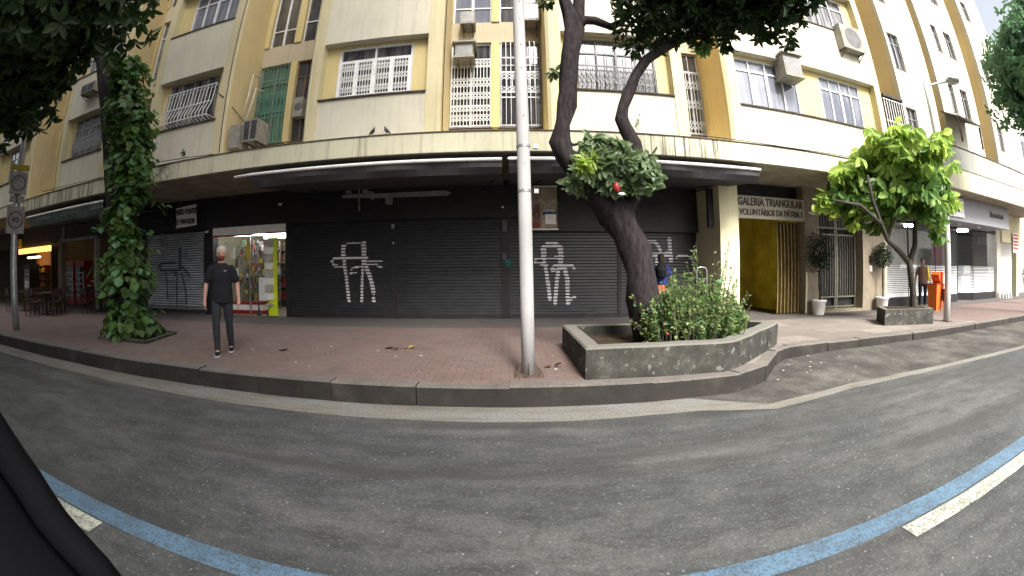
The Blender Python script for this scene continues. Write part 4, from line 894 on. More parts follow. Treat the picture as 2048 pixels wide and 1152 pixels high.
c_ = MB(); c_.box(12.6, 21.55, 8.2, 8.35, 3.03, 3.92); c_.box(12.6, 21.55, 8.35, YG, 3.03, 3.08); c_.build('board', M['fascia'], sf)
c_ = MB(); c_.box(14.3, 16.55, 8.14, 8.19, 3.17, 3.85); c_.build('white_panel', M['white'], sf)
text('lettering', 'FLEX', .52, Vector((15.55, 8.13, 3.52)), M['text'], sf, bold=.02, sx=1.0, shear=.15, ext=.01)
text('lettering', 'Eletromóveis', .30, Vector((20.0, 8.18, 3.50)), M['text'], sf, bold=.012, ext=.01)
c_ = MB()
for x in (15.2, 17, 18.9, 20.8): c_.box(x, x + .12, 8.6, 8.7, 2.97, 3.03)
c_.build('spot_light', M['white2'], sf)
rt = MB(); rt.box(xR + .55, 27, 9.2, 9.5, 2.6, 3.93); rt.mat(1).box(xR + .55, 27, 10.9, 11, 0, 2.6); rt.mat(0).box(25.4, 25.8, 9.3, 9.6, 0, 2.6); rt.build('side_shop_wall', [M['beige'], M['brownd']], bl)
rp = thing('price_poster', (X(2030, 470, 9.1), 9.1, 2.7), 'red and white price poster hung beyond the grey shop sign at the far right', 'poster')
x = X(2031, 470, 9.1); c_ = MB(); c_.box(x - .45, x + .35, 9.08, 9.1, 2.15, 3.1); c_.build('sheet', M['white2'], rp); c_ = MB()
for i in range(5): c_.box(x - .4, x + .3, 9.07, 9.078, 2.95 - i * .16, 3.05 - i * .16)
c_.build('red_rows', simple('red print rows', (.45, .08, .08), .6), rp)

# ------------------------------------------------------------------ buildings beyond
ob = thing('white_tower', (34, 14, 0), 'pale high building beyond the yellow building at the far right', 'building')
c_ = MB(); c_.box(27, 60, 11, 30, 0, 17); c_.build('wall', simple('pale render', (.62, .62, .58), .9, var=.08, sc_=.5), ob)
c_ = MB()
for k in range(4):
    for i in range(6): c_.box(28.2 + i * 2.6, 29.5 + i * 2.6, 10.95, 11.0, 5.4 + k * 3, 6.8 + k * 3)
for w_ in range(1): pass
wq = c_.build('window', M['gdark'], ob); wq['kind'] = 'stuff'
# the other side of the street (behind the camera; seen in the panes, height and end shaped to shade the left)
op = thing('opposite_building', (-14, -16, 0), 'grey apartment building across the street, mirrored in the panes, height and end shaped for shade', 'building')
c_ = MB(); c_.box(-70, 1.8, -26, -12, RZ, 36); c_.build('wall', simple('grey render', (.26, .25, .24), .9, var=.15, sc_=.5), op)
c_ = MB()
for k in range(7):
    for i in range(21): c_.box(-66 + i * 3.1, -64.3 + i * 3.1, -11.98, -11.93, 4.5 + k * 3, 6 + k * 3)
wq = c_.build('window', M['gdark'], op); wq['kind'] = 'stuff'

def pd(px, py, D):                                       # point at distance D along a sight line
    return Vector((0, 0, CAMH)) + ray(px, py) * D

# ------------------------------------------------------------------ planters, poles, bins, pots, small street things
pn = thing('concrete_planter', (2.5, 5, 0), 'low weathered grey concrete planter with an angled end holding the leaning tree', 'planter')
out = [(.86, 4.13), (2.62, 3.99 + .14), (2.86, 4.22), (4.16, 5.17), (4.5, 5.45), (4.2, 6.0), (.86, 6.0)]
inn = [(1.05, 4.33), (2.57, 4.33), (2.74, 4.38), (3.95, 5.28), (4.2, 5.5), (4.05, 5.8), (1.05, 5.8)]
c_ = MB(); n = len(out); hh = .375
def jz(p, k): return hh + .012 * noise.noise(Vector((p[0] * 3, p[1] * 3, k)))
for i in range(n):
    j = (i + 1) % n; a, b_, c, d = out[i], out[j], inn[i], inn[j]; sgm = 6
    for s in range(sgm):
        def L(p, q, t): return (p[0] + (q[0] - p[0]) * t, p[1] + (q[1] - p[1]) * t)
        a0, b0, c0, d0 = L(a, b_, s / sgm), L(a, b_, (s + 1) / sgm), L(c, d, s / sgm), L(c, d, (s + 1) / sgm)
        za, zb = jz(a0, 0), jz(b0, 0)
        c_.face((*a0, -.02), (*b0, -.02), (*b0, zb - .02), (*a0, za - .02)); m_ = lambda p, q, t: L(p, q, t)
        a1, b1 = L(a0, c0, .12), L(b0, d0, .12)
        c_.face((*a0, za - .02), (*b0, zb - .02), (*b1, zb), (*a1, za)); c_.face((*a1, za), (*b1, zb), (*d0, zb), (*c0, za)); c_.face((*c0, za), (*d0, zb), (*d0, .0), (*c0, .0))
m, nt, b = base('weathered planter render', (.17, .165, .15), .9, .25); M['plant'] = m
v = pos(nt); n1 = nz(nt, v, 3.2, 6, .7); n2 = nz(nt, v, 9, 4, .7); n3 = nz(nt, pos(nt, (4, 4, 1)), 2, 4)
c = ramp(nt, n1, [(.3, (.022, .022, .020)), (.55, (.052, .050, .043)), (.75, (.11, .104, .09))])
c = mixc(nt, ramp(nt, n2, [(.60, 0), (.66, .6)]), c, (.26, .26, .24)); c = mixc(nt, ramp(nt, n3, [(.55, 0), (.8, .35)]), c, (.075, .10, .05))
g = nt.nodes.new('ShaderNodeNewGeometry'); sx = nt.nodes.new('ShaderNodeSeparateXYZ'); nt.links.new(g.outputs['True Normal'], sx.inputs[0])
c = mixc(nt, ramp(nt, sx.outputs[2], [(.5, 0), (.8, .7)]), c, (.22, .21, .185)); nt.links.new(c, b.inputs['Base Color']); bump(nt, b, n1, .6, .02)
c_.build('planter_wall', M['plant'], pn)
c_ = MB(); c_.prism(inn, .0, .24); c_.build('soil', M['soil'], pn)

def pole(name, x, y, r0, r1, h, lb, m, bands=(), lean=(0, 0), cat='pole'):
    t = thing(name, (x, y, 0), lb, cat)
    c_ = MB(); c_.tube([(x + lean[0] * k / 8, y + lean[1] * k / 8, h * k / 8) for k in range(9)], [r0 + (r1 - r0) * k / 8 for k in range(9)], 20); c_.build('pole_shaft', m, t, True)
    if bands:
        for z in bands: c_ = MB(); c_.lathe((x + lean[0] * z / h, y, z), [(r0 * .99, 0), (r0 * 1.03, .0), (r0 * 1.03, .03), (r0 * .99, .03)], 20); c_.box(x + r0, x + r0 + .05, y - .03, y + .02, z - .01, z + .04); c_.build('clamp_band', M['steel'], t)
    return t
t = pole('light_pole', .225, 4.4, .082, .074, 7.2, 'tall pale grey concrete pole standing on the kerb left of the concrete planter', M['pole'], (2.17, 2.72), (-.11, 0))
c_ = MB(); c_.box(.06, .40, 4.24, 4.56, -.005, .025)
for a, b_ in ((.1, 4.27), (.36, 4.27), (.1, 4.52), (.36, 4.52)): c_.lathe((a, b_, .025), [(.015, 0), (.015, .03)], 6)
for a in (0, 90, 180, 270): c_.slab([(.225 + .08 * math.cos(R(a)), 4.4 + .08 * math.sin(R(a)), .025), (.225 + .14 * math.cos(R(a)), 4.4 + .14 * math.sin(R(a)), .025), (.225 + .08 * math.cos(R(a)), 4.4 + .08 * math.sin(R(a)), .17)], (.008 * abs(math.sin(R(a))), .008 * abs(math.cos(R(a))), 0))
c_.build('base_plate', M['rust'], t)
c_ = MB()
for z in (2.5, 3.1, 3.75, 4.1, 4.5, 4.8): c_.lathe((.225 - .11 * z / 7.2 + .01, 4.4 - .078, z), [(.006, 0), (.006, .012)], 6)
c_.build('bolt_hole', M['black'], t)
# left post with road signs and lamp
zt = CAMH + (py_(63, 180, 4.62).z - CAMH)
D = (Vector((-11.7, 4.6, 0))).length; lt = pd(63, 180, math.hypot(D, 5.5))
t = pole('street_lamp', -11.71, 4.62, .095, .075, 5.95, 'grey street lamp post at the far left carrying the round road signs', M['steel'], (), (0, 0), 'street lamp')
c_ = MB(); c_.tube([(-11.71, 4.62, 5.75), (-11.5, 4.5, 5.95), (-11.0, 4.25, 6.0), (-10.6, 4.1, 5.92)], .035, 8); c_.build('lamp_arm', M['rust'], t, True)
c_ = MB(); c_.ball((-10.38, 4.02, 5.90), .19, 14, 8, (1.25, .8, .42)); c_.build('lamp_head', M['rust'], t, True)
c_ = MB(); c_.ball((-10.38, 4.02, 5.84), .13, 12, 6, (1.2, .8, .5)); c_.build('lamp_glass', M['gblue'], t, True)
to = (Vector((0, 0, 0)) - Vector((-11.71, 4.62, 0))).normalized(); sdv = Vector((to.y, -to.x, 0)) * -1
def plate(z0, z1, wd, mat, nm, lb, cat='sign', ring=None, txt=None, off=.12, sh_=0):
    c0 = Vector((-11.71, 4.62, 0)) + to * off + sdv * sh_
    t = thing(nm, c0 + Vector((0, 0, (z0 + z1) / 2)), lb, cat)
    P4 = [c0 - sdv * wd / 2 + Vector((0, 0, z0)), c0 + sdv * wd / 2 + Vector((0, 0, z0)), c0 + sdv * wd / 2 + Vector((0, 0, z1)), c0 - sdv * wd / 2 + Vector((0, 0, z1))]
    c_ = MB(); c_.slab(P4, -to * .012); c_.build('sign_plate', mat, t)
    zc = (z0 + z1) / 2
    if ring:
        c_ = MB(); n = 28
        for i in range(n):
            a, b_ = 2 * math.pi * i / n, 2 * math.pi * (i + 1) / n
            pt_ = lambda r_, q: c0 + to * .006 + sdv * r_ * math.cos(q) + Vector((0, 0, zc + r_ * math.sin(q)))
            c_.face(pt_(ring * .8, a), pt_(ring, a), pt_(ring, b_), pt_(ring * .8, b_))
        c_.build('sign_ring', simple('faded sign ring', (.11, .095, .095), .6, var=.4), t)
    if txt: text('lettering', txt, ring * .95 if ring else .3, c0 + to * .008 + Vector((0, 0, zc)), M['text'], t, rot=(R(90), 0, math.atan2(sdv.y, sdv.x)), bold=.004)
    return t
sgm_ = simple('faded white sign', (.27, .25, .23), .6, var=.3, sc_=12)
zf = lambda y_: CAMH + ray(30, y_).z / math.hypot(ray(30, y_).x, ray(30, y_).y) * D
plate(zf(342), zf(330), .50, simple('faded yellow plate', (.32, .24, .02), .6, var=.2), 'yellow_plate', 'small yellow plate on top of the road signs at the far left')
plate(zf(390), zf(344), .46, sgm_, 'road_sign', 'upper square road sign with a dark ring on the far left lamp post', ring=.2)
plate(zf(406), zf(392), .40, sgm_, 'small_sign', 'small plate lettered T between the two ring signs on the far left post', txt='T', off=.125)
plate(zf(468), zf(414), .48, sgm_, 'speed_sign', 'lower road sign with a ring around 40 on the far left lamp post', ring=.21, txt='40')
# right lamp post
t = pole('street_lamp', 10.72, 5.82, .085, .07, 6.05, 'pale street lamp post with curved arm behind the orange litter bin', M['pole'], (), (.0, 0), 'street lamp')
hp = Vector((10.76, 5.82, 6.0)); dirv = Vector((.85, -.35, .22)).normalized()
c_ = MB(); c_.tube([hp + Vector((0, 0, -.3)), hp, hp + dirv * .4, hp + dirv * .85], .03, 8); c_.build('lamp_arm', M['steel'], t, True)
c_ = MB(); c_.ball(hp + dirv * 1.05, .24, 16, 8, (1.15, .75, .42)); c_.build('lamp_head', M['greyf'], t, True)
c_ = MB(); c_.box(10.60, 10.84, 5.7, 5.94, -.004, .02); c_.build('base_plate', M['rust'], t)
# orange bin
bn_ = thing('litter_bin', (10.35, 6.15, 0), 'bright orange plastic litter bin hung at the right lamp post', 'litter bin')
c_ = MB(); c_.prism([(10.50, 6.02), (10.80, 6.02), (10.80, 6.26), (10.50, 6.26)], .26, .90, [(10.42, 5.98), (10.82, 5.98), (10.82, 6.28), (10.42, 6.28)]); c_.build('bin_body', M['orange'], bn_)
c_ = MB(); c_.slab([(10.80, 6.0, .93), (10.80, 6.0, 1.20), (10.66, 6.0, 1.22), (10.55, 6.0, 1.15), (10.58, 6.0, 1.03), (10.66, 6.0, .93)], (0, .24, 0)); c_.build('bin_hood', M['orange'], bn_)
c_ = MB(); c_.box(10.41, 10.83, 5.97, 6.29, .90, .928); c_.build('bin_rim', simple('dark orange plastic', (.45, .05, .02), .5), bn_)
c_ = MB(); c_.box(10.70, 10.76, 5.9, 6.0, .5, .8); c_.build('bin_bracket', M['rust'], bn_)
# right planter box
rp_ = thing('stone_planter', (9.6, 6.2, 0), 'square low stone planter around the small bright green tree', 'planter')
a_ = pz_(1765, 655); b2p = pz_(1850, 652)
c_ = MB(); c_.prism([(8.45, 6.2), (9.9, 5.75), (10.45, 6.35), (9.1, 6.95)], 0, .36); c_.build('planter_wall', M['plant'], rp_)
c_ = MB(); c_.prism([(8.65, 6.25), (9.87, 5.87), (10.25, 6.35), (9.15, 6.8)], .362, .37); c_.build('soil', M['soil'], rp_)
# potted topiary
def topiary(x, y, lb, r_, zc, h2):
    t = thing('potted_shrub', (x, y, 0), lb, 'potted plant', 'white pots with dark clipped shrubs')
    c_ = MB(); c_.lathe((x, y, 0), [(.15, 0), (.16, .02), (.20, .36), (.225, .37), (.225, .43), (.20, .43), (.185, .38), (.05, .36)], 22); c_.build('pot', M['white2'], t, True)
    c_ = MB(); c_.tube([(x, y, .36), (x + .02, y, .8), (x - .01, y, zc)], .018, 6); c_.tube([(x + .05, y, .36), (x - .02, y + .02, .9), (x + .02, y, zc)], .014, 6); c_.build('stem', M['bark'], t, True)
    c_ = MB()
    for i in range(1300):
        d = Vector((random.gauss(0, 1), random.gauss(0, 1), random.gauss(0, 1))).normalized(); p = Vector((x, y, zc)) + Vector((d.x * r_, d.y * r_, d.z * h2)) * random.uniform(.3, 1.0) * (1 + .2 * noise.noise(d * 2.5))
        c_.leaf(p, (d + Vector((random.uniform(-1, 1), random.uniform(-1, 1), random.uniform(-1, .6)))), Vector((0, 0, 1)), .07, .018)
    c_.build('foliage', M['lf_top'], t)
topiary(8.72, 8.72, 'white pot with a dark upright shrub left of the iron gate', .42, 1.75, .62)
topiary(11.7, 8.72, 'white pot with a dark round topped shrub right of the iron gate', .36, 1.72, .38)
def stool(x, y, lb):
    t = thing('plastic_stool', (x, y, 0), lb, 'stool', 'white plastic stools by the far right column')
    c_ = MB(); c_.box(x - .15, x + .15, y - .15, y + .15, .42, .45); c_.build('seat', M['white2'], t)
    for a, b_ in ((-1, -1), (1, -1), (-1, 1), (1, 1)): c_ = MB(); c_.bar((x + a * .17, y + b_ * .17, 0), (x + a * .13, y + b_ * .13, .42), .05, .05); c_.build('leg', M['white2'], t)
stool(22.7, 8.95, 'white plastic stool nearest the far right column'); stool(23.25, 9.0, 'white plastic stool, the one further from the far right column')
# tubular handle of a hand trolley behind the bush
ht = thing('hand_trolley', (4.9, 8.2, 0), 'grey tubular hand trolley standing behind the planter bush', 'trolley')
p1 = py_(1393, 600, 8.2); p2 = py_(1413, 600, 8.2); zt_ = py_(1403, 534, 8.2).z
c_ = MB(); c_.tube([(p1.x, 8.2, .12), (p1.x, 8.2, zt_ - .1), (p1.x + .03, 8.2, zt_ - .02), ((p1.x + p2.x) / 2, 8.2, zt_), (p2.x - .03, 8.2, zt_ - .02), (p2.x, 8.2, zt_ - .1), (p2.x, 8.2, .12)], .014, 8); c_.build('frame', M['steel'], ht, True)
c_ = MB()
for z in (.35, .75, 1.05): c_.tube([(p1.x, 8.2, z), (p2.x, 8.2, z)], .01, 6)
c_.build('crossbar', M['steel'], ht); c_ = MB(); c_.box(p1.x - .02, p2.x + .02, 7.95, 8.2, .03, .05); c_.build('toe_plate', M['steel'], ht)
for xx in (p1.x - .06, p2.x + .03): c_ = MB(); c_.tube([(xx, 8.26, .09), (xx + .03, 8.26, .09)], .09, 14); c_.build('wheel', M['rubber'], ht)

# pigeons on the canopy
def pigeon(px, lb, fl):
    p = py_(px, 268, YL + .05); p.z = ZL1 + .025; t = thing('pigeon', p, lb, 'bird', 'pigeons on the canopy')
    c_ = MB(); s = fl
    c_.tube([p + Vector((a * .50 * s, b_ * .8, c * .72)) for a, b_, c in ((-.17, .02, .05), (-.10, .01, .09), (-.03, 0, .125), (.04, 0, .17), (.06, 0, .21), (.065, 0, .245), (.08, 0, .26), (.11, 0, .255))], [.007, .021, .037, .038, .025, .018, .018, .004], 10)
    c_.build('body', simple('pigeon plumage %d' % px, (.045, .045, .05), .7, var=.4, sc_=40), t, True)
    for q in (-.015, .015): c_ = MB(); c_.tube([p + Vector((0, q, 0)), p + Vector((.0, q, .08))], .004, 5); c_.build('leg', M['redm'], t)
pigeon(745, 'dark pigeon on the canopy edge, the left one of the pair', 1); pigeon(773, 'dark pigeon on the canopy edge, the right one of the pair', -1)

# air conditioners
def acbox(name, a, b_, Y, dep, lb, front='grille', hood=None, brk=True, m='acw', base_z=None):
    A, B_ = py_(*a, Y), py_(*b_, Y); x0, x1 = sorted((A.x, B_.x)); z0, z1 = sorted((A.z, B_.z))
    t = thing('air_conditioner', ((x0 + x1) / 2, Y, z0), lb, 'air conditioner')
    c_ = MB(); c_.box(x0, x1, Y, Y + dep, z0, z1); c_.build('casing', M[m], t)
    c_ = MB(); n = 9
    if front == 'fan':
        r_ = min(x1 - x0, z1 - z0) * .42; cx = x0 + (x1 - x0) * .55; cz = (z0 + z1) / 2
        c_.slab([(cx + r_ * math.cos(q * math.pi / 12), Y - .004, cz + r_ * math.sin(q * math.pi / 12)) for q in range(24)], (0, .003, 0)); c_.build('fan_grille', simple('fan grille grey', (.13, .13, .13), .6), t)
    else:
        if front == 'dark': c_.box(x0 + .04, (x0 + x1) / 2 - .025, Y - .006, Y - .001, z0 + .04, z1 - .04); c_.box((x0 + x1) / 2 + .025, x1 - .03, Y - .006, Y - .001, z0 + .04, z1 - .04)
        else:
          for i in range(n): z = z0 + (z1 - z0) * (.12 + .76 * i / n); c_.box(x0 + .03, x1 - .03, Y - .008, Y - .001, z, z + (z1 - z0) * .05)
        c_.build('louvre', M['acd'] if front == 'dark' else M['greyf'], t)
    if hood: c_ = MB(); c_.box(x0 - .07, x1 + .07, Y - .08, Y + dep, z1, z1 + .04); c_.box(x0 - .04, x1 + .04, Y - .05, Y + dep, z0 - .05, z0); c_.build('concrete_hood', M['acw'], t)
    if brk:
        c_ = MB()
        for x in (x0 + .05, x1 - .08): c_.box(x, x + .03, Y, Y + dep + .1, z0 - .035, z0 - .002); c_.bar((x + .015, Y + .02, z0 - .03), (x + .015, Y + dep + .08, z0 - .25), .02, .02)
        c_.build('bracket', M['rust'], t)
    return t
t = acbox('a', (483, 284), (517, 236), 7.62, .45, 'outdoor air conditioner unit on the canopy beside the green screened window', 'dark', base_z=ZL1)
c_ = MB(); c_.box(t.location.x - .62, t.location.x - .3, 7.58, 8.0, 4.3, 4.9); c_.build('side_cover', M['acw'], t)
c_ = MB()
for k, (u, v_) in enumerate((((484, 238), (507, 150)), ((492, 240), (512, 178)))):
    a = py_(*u, 7.75); b_ = py_(*v_, 8.1); c_.tube([a, a.lerp(b_, .5) + Vector((.03, 0, 0)), b_, b_ + Vector((.1, .2, 0))], .025, 7)
c_.build('pipe', M['pipe'], t, True)
acbox('b', (584, 234), (607, 193), 8.55, .2, 'narrow white split unit in front of the slim brown window', 'fan', brk=False)
acbox('c', (910, 113), (946, 86), 8.3, .5, 'window air conditioner above the white scissor grille of the tall window', 'grille', True)
acbox('d', (920, 47), (950, 22), 8.3, .5, 'window air conditioner one storey above the tall scissor grille', 'grille', False)
acbox('e', (1047, 40), (1078, 4), 8.25, .4, 'outdoor air conditioner on a bracket right of the street light pole, high up', 'grille', False)
acbox('f', (1573, 147), (1598, 114), 7.3, .42, 'concrete hooded air conditioner at the corner of the large right window', 'grille', True, brk=False)
acbox('g', (1690, 92), (1718, 60), 7.25, .25, 'white outdoor fan unit under the upper right window', 'fan')
acbox('h', (160, 190), (190, 160), 7.2, .45, 'dark stained air conditioner on the bay behind the far left lamp', 'dark')
cn = thing('small_roof', (15, 7.2, 6.3), 'dark sloping tiled roof over a ledge above the grey parapet at the right', 'canopy')
A, B_ = py_(1878, 252, 7.2), py_(1924, 285, 7.2)
c_ = MB(); c_.slab([(14.5, 6.75, 6.15), (16.4, 6.75, 6.15), (16.4, 7.5, 6.55), (14.5, 7.5, 6.55)], (0, 0, .06)); c_.build('roof_sheet', simple('dark old roof sheet', (.10, .09, .07), .9, var=.3), cn)
c_ = MB(); c_.bar((14.6, 6.9, 5.4), (14.6, 6.9, 6.2), .06, .06); c_.bar((16.3, 6.9, 5.4), (16.3, 6.9, 6.2), .06, .06); c_.build('post', M['rust'], cn)

# ------------------------------------------------------------------ trees and plants
UP = Vector((0, 0, 1))
def rnd(a=1): return Vector((random.gauss(0, 1), random.gauss(0, 1), random.gauss(0, 1))).normalized() * a
def crown(mb, blobs, n, L, Wd, droop=.3, whorl=6, mats=(0, 1), shell=.35, jit=.35):
    tot = sum(b[1] * b[2] * b[3] for b in blobs)
    for c, rx, ry, rz in blobs:
        k = max(4, int(n * (rx * ry * rz) / tot))
        for _ in range(k):
            d = rnd(); q = random.uniform(shell, 1) ** .6 * (1 + jit * noise.noise(d * 2 + c * .7)); p = c + Vector((d.x * rx, d.y * ry, d.z * rz)) * q
            ax = (d + rnd(.6)).normalized(); m_ = mats[0] if random.random() < .7 else mats[-1]; mb.mat(m_)
            u = ax.orthogonal().normalized(); v_ = ax.cross(u); a0 = random.uniform(0, 6.28)
            for i in range(whorl):
                a = a0 + i * 6.283 / whorl + random.uniform(-.3, .3); dd = (u * math.cos(a) + v_ * math.sin(a)) * 1.0 + ax * random.uniform(.1, .7) - UP * droop * random.uniform(.5, 1.4)
                s = random.uniform(.65, 1.15); mb.leaf(p + dd.normalized() * .02, dd, ax + rnd(.3), L * s, Wd * s)
    return mb
# climber clad tree at the left
lt_ = thing('climber_tree', (-7.7, 5.4, 0), 'tall straight tree wrapped in green climbing leaves at the left of the pavement', 'tree')
tp = [Vector((-7.7, 5.45, 0)), Vector((-7.68, 5.45, 1.2)), Vector((-7.66, 5.45, 2.6)), Vector((-7.66, 5.42, 4)), Vector((-7.7, 5.4, 5.6)), Vector((-7.75, 5.3, 7.4)), Vector((-7.9, 5.1, 9.2)), Vector((-8.2, 4.8, 11)), Vector((-8.6, 4.5, 12.5))]
tp = [py_(x, y, 5.45) for x, y in ((257, 676), (250, 610), (243, 540), (236, 460), (228, 380), (222, 300), (215, 220), (208, 140), (200, 60), (193, -10))] 
tp.append(tp[-1] + Vector((-.4, -.3, 2.5)))
c_ = MB(); c_.tube(tp, [.26, .22, .20, .19, .185, .18, .18, .19, .20, .19, .14], 14, wob=.3)
for k, (dx, dy, dz) in ((7, (-2.2, -1.2, 2.6)), (8, (-3.5, -.3, 1.8)), (9, (1.5, -1, 2)), (9, (-2.5, -2.6, 1.5)), (8, (.9, -.6, .9))):
    a = tp[k]; d = Vector((dx, dy, dz)); c_.tube([a, a + d * .3 + Vector((0, 0, .2)), a + d * .65, a + d], [.12, .09, .06, .03], 8, wob=.3)
c_.build('trunk', M['bark'], lt_, True)
c_ = MB()
ivy = [(675, .48, .10), (640, .55, .5), (600, .62, .55), (550, .62, .55), (500, .50, .5), (450, .30, .5), (400, .46, .5), (350, .50, .5), (300, .55, .5), (250, .58, .5), (200, .55, .5), (150, .50, .5), (115, .40, .4)]
for i in range(4300):
    t = random.random() ** .85 * (len(ivy) - 1.001); k = int(t); f = t - k
    y_ = ivy[k][0] + (ivy[k + 1][0] - ivy[k][0]) * f; rr = ivy[k][1] + (ivy[k + 1][1] - ivy[k][1]) * f; rr *= 1 + .25 * math.sin(y_ * .06)
    xx = 255 - (676 - y_) * .075 + (5 + 34 * min(1, max(0, (430 - y_) / 60)))
    c0 = py_(xx, y_, 5.4); a = random.uniform(0, 6.283); q = random.uniform(.35, 1) * (1 + .5 * noise.noise(Vector((a, y_ * .02, 0))))
    if noise.noise(Vector((a * .9, y_ * .018, 3))) > .22 and random.random() < .75: continue
    q *= 1.15 if noise.noise(Vector((a * 1.3, y_ * .03, 9))) > .1 else .78
    d = Vector((math.cos(a), math.sin(a), 0)); p = c0 + d * rr * q * .80
    dd = d * .8 - UP * random.uniform(.2, 1.1) + rnd(.4); s = random.uniform(.6, 1.2)
    c_.mat(1 if random.random() < .16 else (2 if random.random() < .3 else 0)); c_.leaf(p, dd, d + UP * .6 + rnd(.25), .185 * s, .082 * s, .15, .85)
for i in range(46):
    y_ = random.uniform(130, 660); c0 = py_(255 - (676 - y_) * .075 + (39 if y_ < 400 else 5), y_, 5.4); a = random.uniform(0, 6.283); d = Vector((math.cos(a), math.sin(a), 0)); L_ = random.uniform(.25, .5)
    for q in range(7): p = c0 + d * (.34 + L_ * q / 7) - UP * (.12 * q / 7 * random.uniform(.5, 2)); c_.mat(random.choice((0, 0, 2, 1))); c_.leaf(p, d * .5 + rnd(.7) - UP * .3, UP + rnd(.4), random.uniform(.09, .17), random.uniform(.04, .075), .2, .8)
c_.build('climber', [M['lf_ivy'], M['lf_ivy2'], M['lf_mid']], lt_)
c_ = MB()
bl_ = [(pd(x, y, Dd), r_, r_, r_ * .7) for x, y, Dd, r_ in ((40, 40, 9, 1.7), (110, 20, 9, 1.3), (20, 120, 10, 1.5), (85, 95, 9.5, 1.0), (-30, 190, 11, 1.7), (35, 175, 10, .8), (130, 60, 9, .7), (60, -60, 9, 1.6), (150, -70, 9, 1.6), (-40, 60, 9, 1.6), (240, -40, 9, 1.0), (265, 45, 8.6, .50), (235, 95, 8.6, .40), (175, 15, 8.6, .6), (150, 110, 9, .32), (0, 235, 11, .5))]
crown(c_, bl_, 2300, .26, .06, .4, 6, (0, 0), .1, .5)
c_.build('crown', [M['lf_dark']], lt_)
tpq = thing('tree_pit', (-7.6, 5.4, 0), 'square earth pit with a thin kerb around the climber clad tree', 'tree pit')
c_ = MB(); pz = [pz_(232, 681), pz_(292, 688), pz_(352, 668), pz_(300, 663)]; c_.face(*[p + Vector((0, 0, .006)) for p in pz]); c_.build('soil', M['soil'], tpq)
c_ = MB()
for i in range(4): c_.bar(pz[i] + Vector((0, 0, .015)), pz[(i + 1) % 4] + Vector((0, 0, .015)), .09, .05)
c_.build('pit_kerb', M['plant'], tpq)

# leaning tree in the planter
ct = thing('leaning_tree', (1.9, 5, .2), 'dark leaning forked tree growing out of the concrete planter', 'tree')
YT = 4.95
def wpath(pts, Y=YT, D=None):
    P_ = []; r_ = []
    for x, y, w_ , *yy in pts:
        q = py_(x, y, yy[0] if yy else Y); P_.append(q); dist = (q - Vector((0, 0, CAMH))).length
        off = math.acos(max(-1, min(1, (ray(x, y).dot(RW @ Vector((0, 1, 0)))))))
        r_.append(w_ * dist / F_ / 2 / (1 + .15 * off * off))
    return P_, r_
c_ = MB()
P_, r_ = wpath([(1303, 690, 74), (1297, 645, 66), (1289, 595, 60), (1280, 545, 58), (1268, 505, 58), (1254, 465, 61), (1233, 428, 62), (1208, 398, 56), (1178, 368, 52), (1150, 336, 48), (1130, 308, 42), (1121, 285, 37), (1126, 250, 33), (1133, 213, 34), (1139, 160, 34), (1144, 107, 34), (1148, 60, 36), (1137, 25, 24), (1129, 0, 21), (1122, -40, 20), (1112, -120, 16)])
c_.tube(P_, r_, 16, wob=.45)
P_, r_ = wpath([(1240, 432, 40), (1262, 392, 38), (1276, 352, 34), (1274, 318, 31), (1268, 290, 28), (1252, 260, 26), (1243, 238, 25), (1245, 213, 19), (1255, 188, 24), (1271, 152, 20), (1291, 122, 20), (1324, 97, 20), (1360, 78, 17), (1400, 70, 13), (1450, 62, 9), (1500, 40, 7)])
c_.tube(P_, r_, 12, wob=.45)
P_, r_ = wpath([(1150, 66, 26), (1157, 30, 24), (1160, -30, 20), (1168, -90, 18)]); c_.tube(P_, r_, 10, wob=.3)
P_, r_ = wpath([(1152, 58, 24), (1168, 40, 20), (1190, 42, 17), (1222, 54, 15), (1250, 40, 10)]); c_.tube(P_, r_, 10, wob=.3)
P_, r_ = wpath([(1376, 70, 12), (1405, 45, 10), (1440, 20, 8), (1480, -20, 7)]); c_.tube(P_, r_, 8)
P_, r_ = wpath([(1136, 282, 8), (1146, 290, 6), (1160, 287, 5), (1175, 295, 4)]); c_.tube(P_, r_, 6)
c_.build('trunk', M['bark'], ct, True)
c_ = MB()
blb = [(pd(x, y, Dd), r_ * 1.15, r_ * 1.2, r_ * .9) for x, y, Dd, r_ in ((1260, 15, 6.3, .26), (1300, 40, 6.4, .30), (1350, 20, 6.6, .42), (1410, 35, 6.7, .40), (1460, 15, 6.8, .42), (1520, 25, 6.9, .38), (1570, 15, 7, .36), (1600, 5, 7.1, .28), (1560, 65, 7, .16), (1575, 85, 7, .10), (1520, 62, 6.9, .14), (1450, 72, 6.8, .12), (1400, 80, 6.7, .09), (1340, 75, 6.5, .14), (1300, 85, 6.4, .16), (1270, 65, 6.3, .16), (1265, 100, 6.3, .08), (1380, -60, 6.8, .8), (1500, -60, 6.8, .8), (1600, -60, 7, .5), (1290, -50, 6.6, .5), (1450, 90, 6.8, .05), (1240, 70, 6.2, .12))]
crown(c_, blb, 1500, .17, .033, .55, 8, (0, 0), .2, .4)
c_.mat(1)
blc = [(pd(x, y, 5.05), r_ * 1.15, r_, r_ * .9) for x, y, r_ in ((1190, 300, .17), (1225, 312, .20), (1258, 330, .22), (1180, 340, .20), (1215, 352, .20), (1285, 352, .17), (1163, 358, .13), (1200, 285, .10), (1250, 355, .16), (1300, 362, .09), (1240, 300, .12), (1160, 325, .08))]
crown(c_, blc, 300, .17, .040, .7, 7, (1, 1), .2, .5)
crown(c_, [(pd(1172, 325, 4.85), .08, .06, .06)], 12, .14, .03, .7, 8, (3, 3))
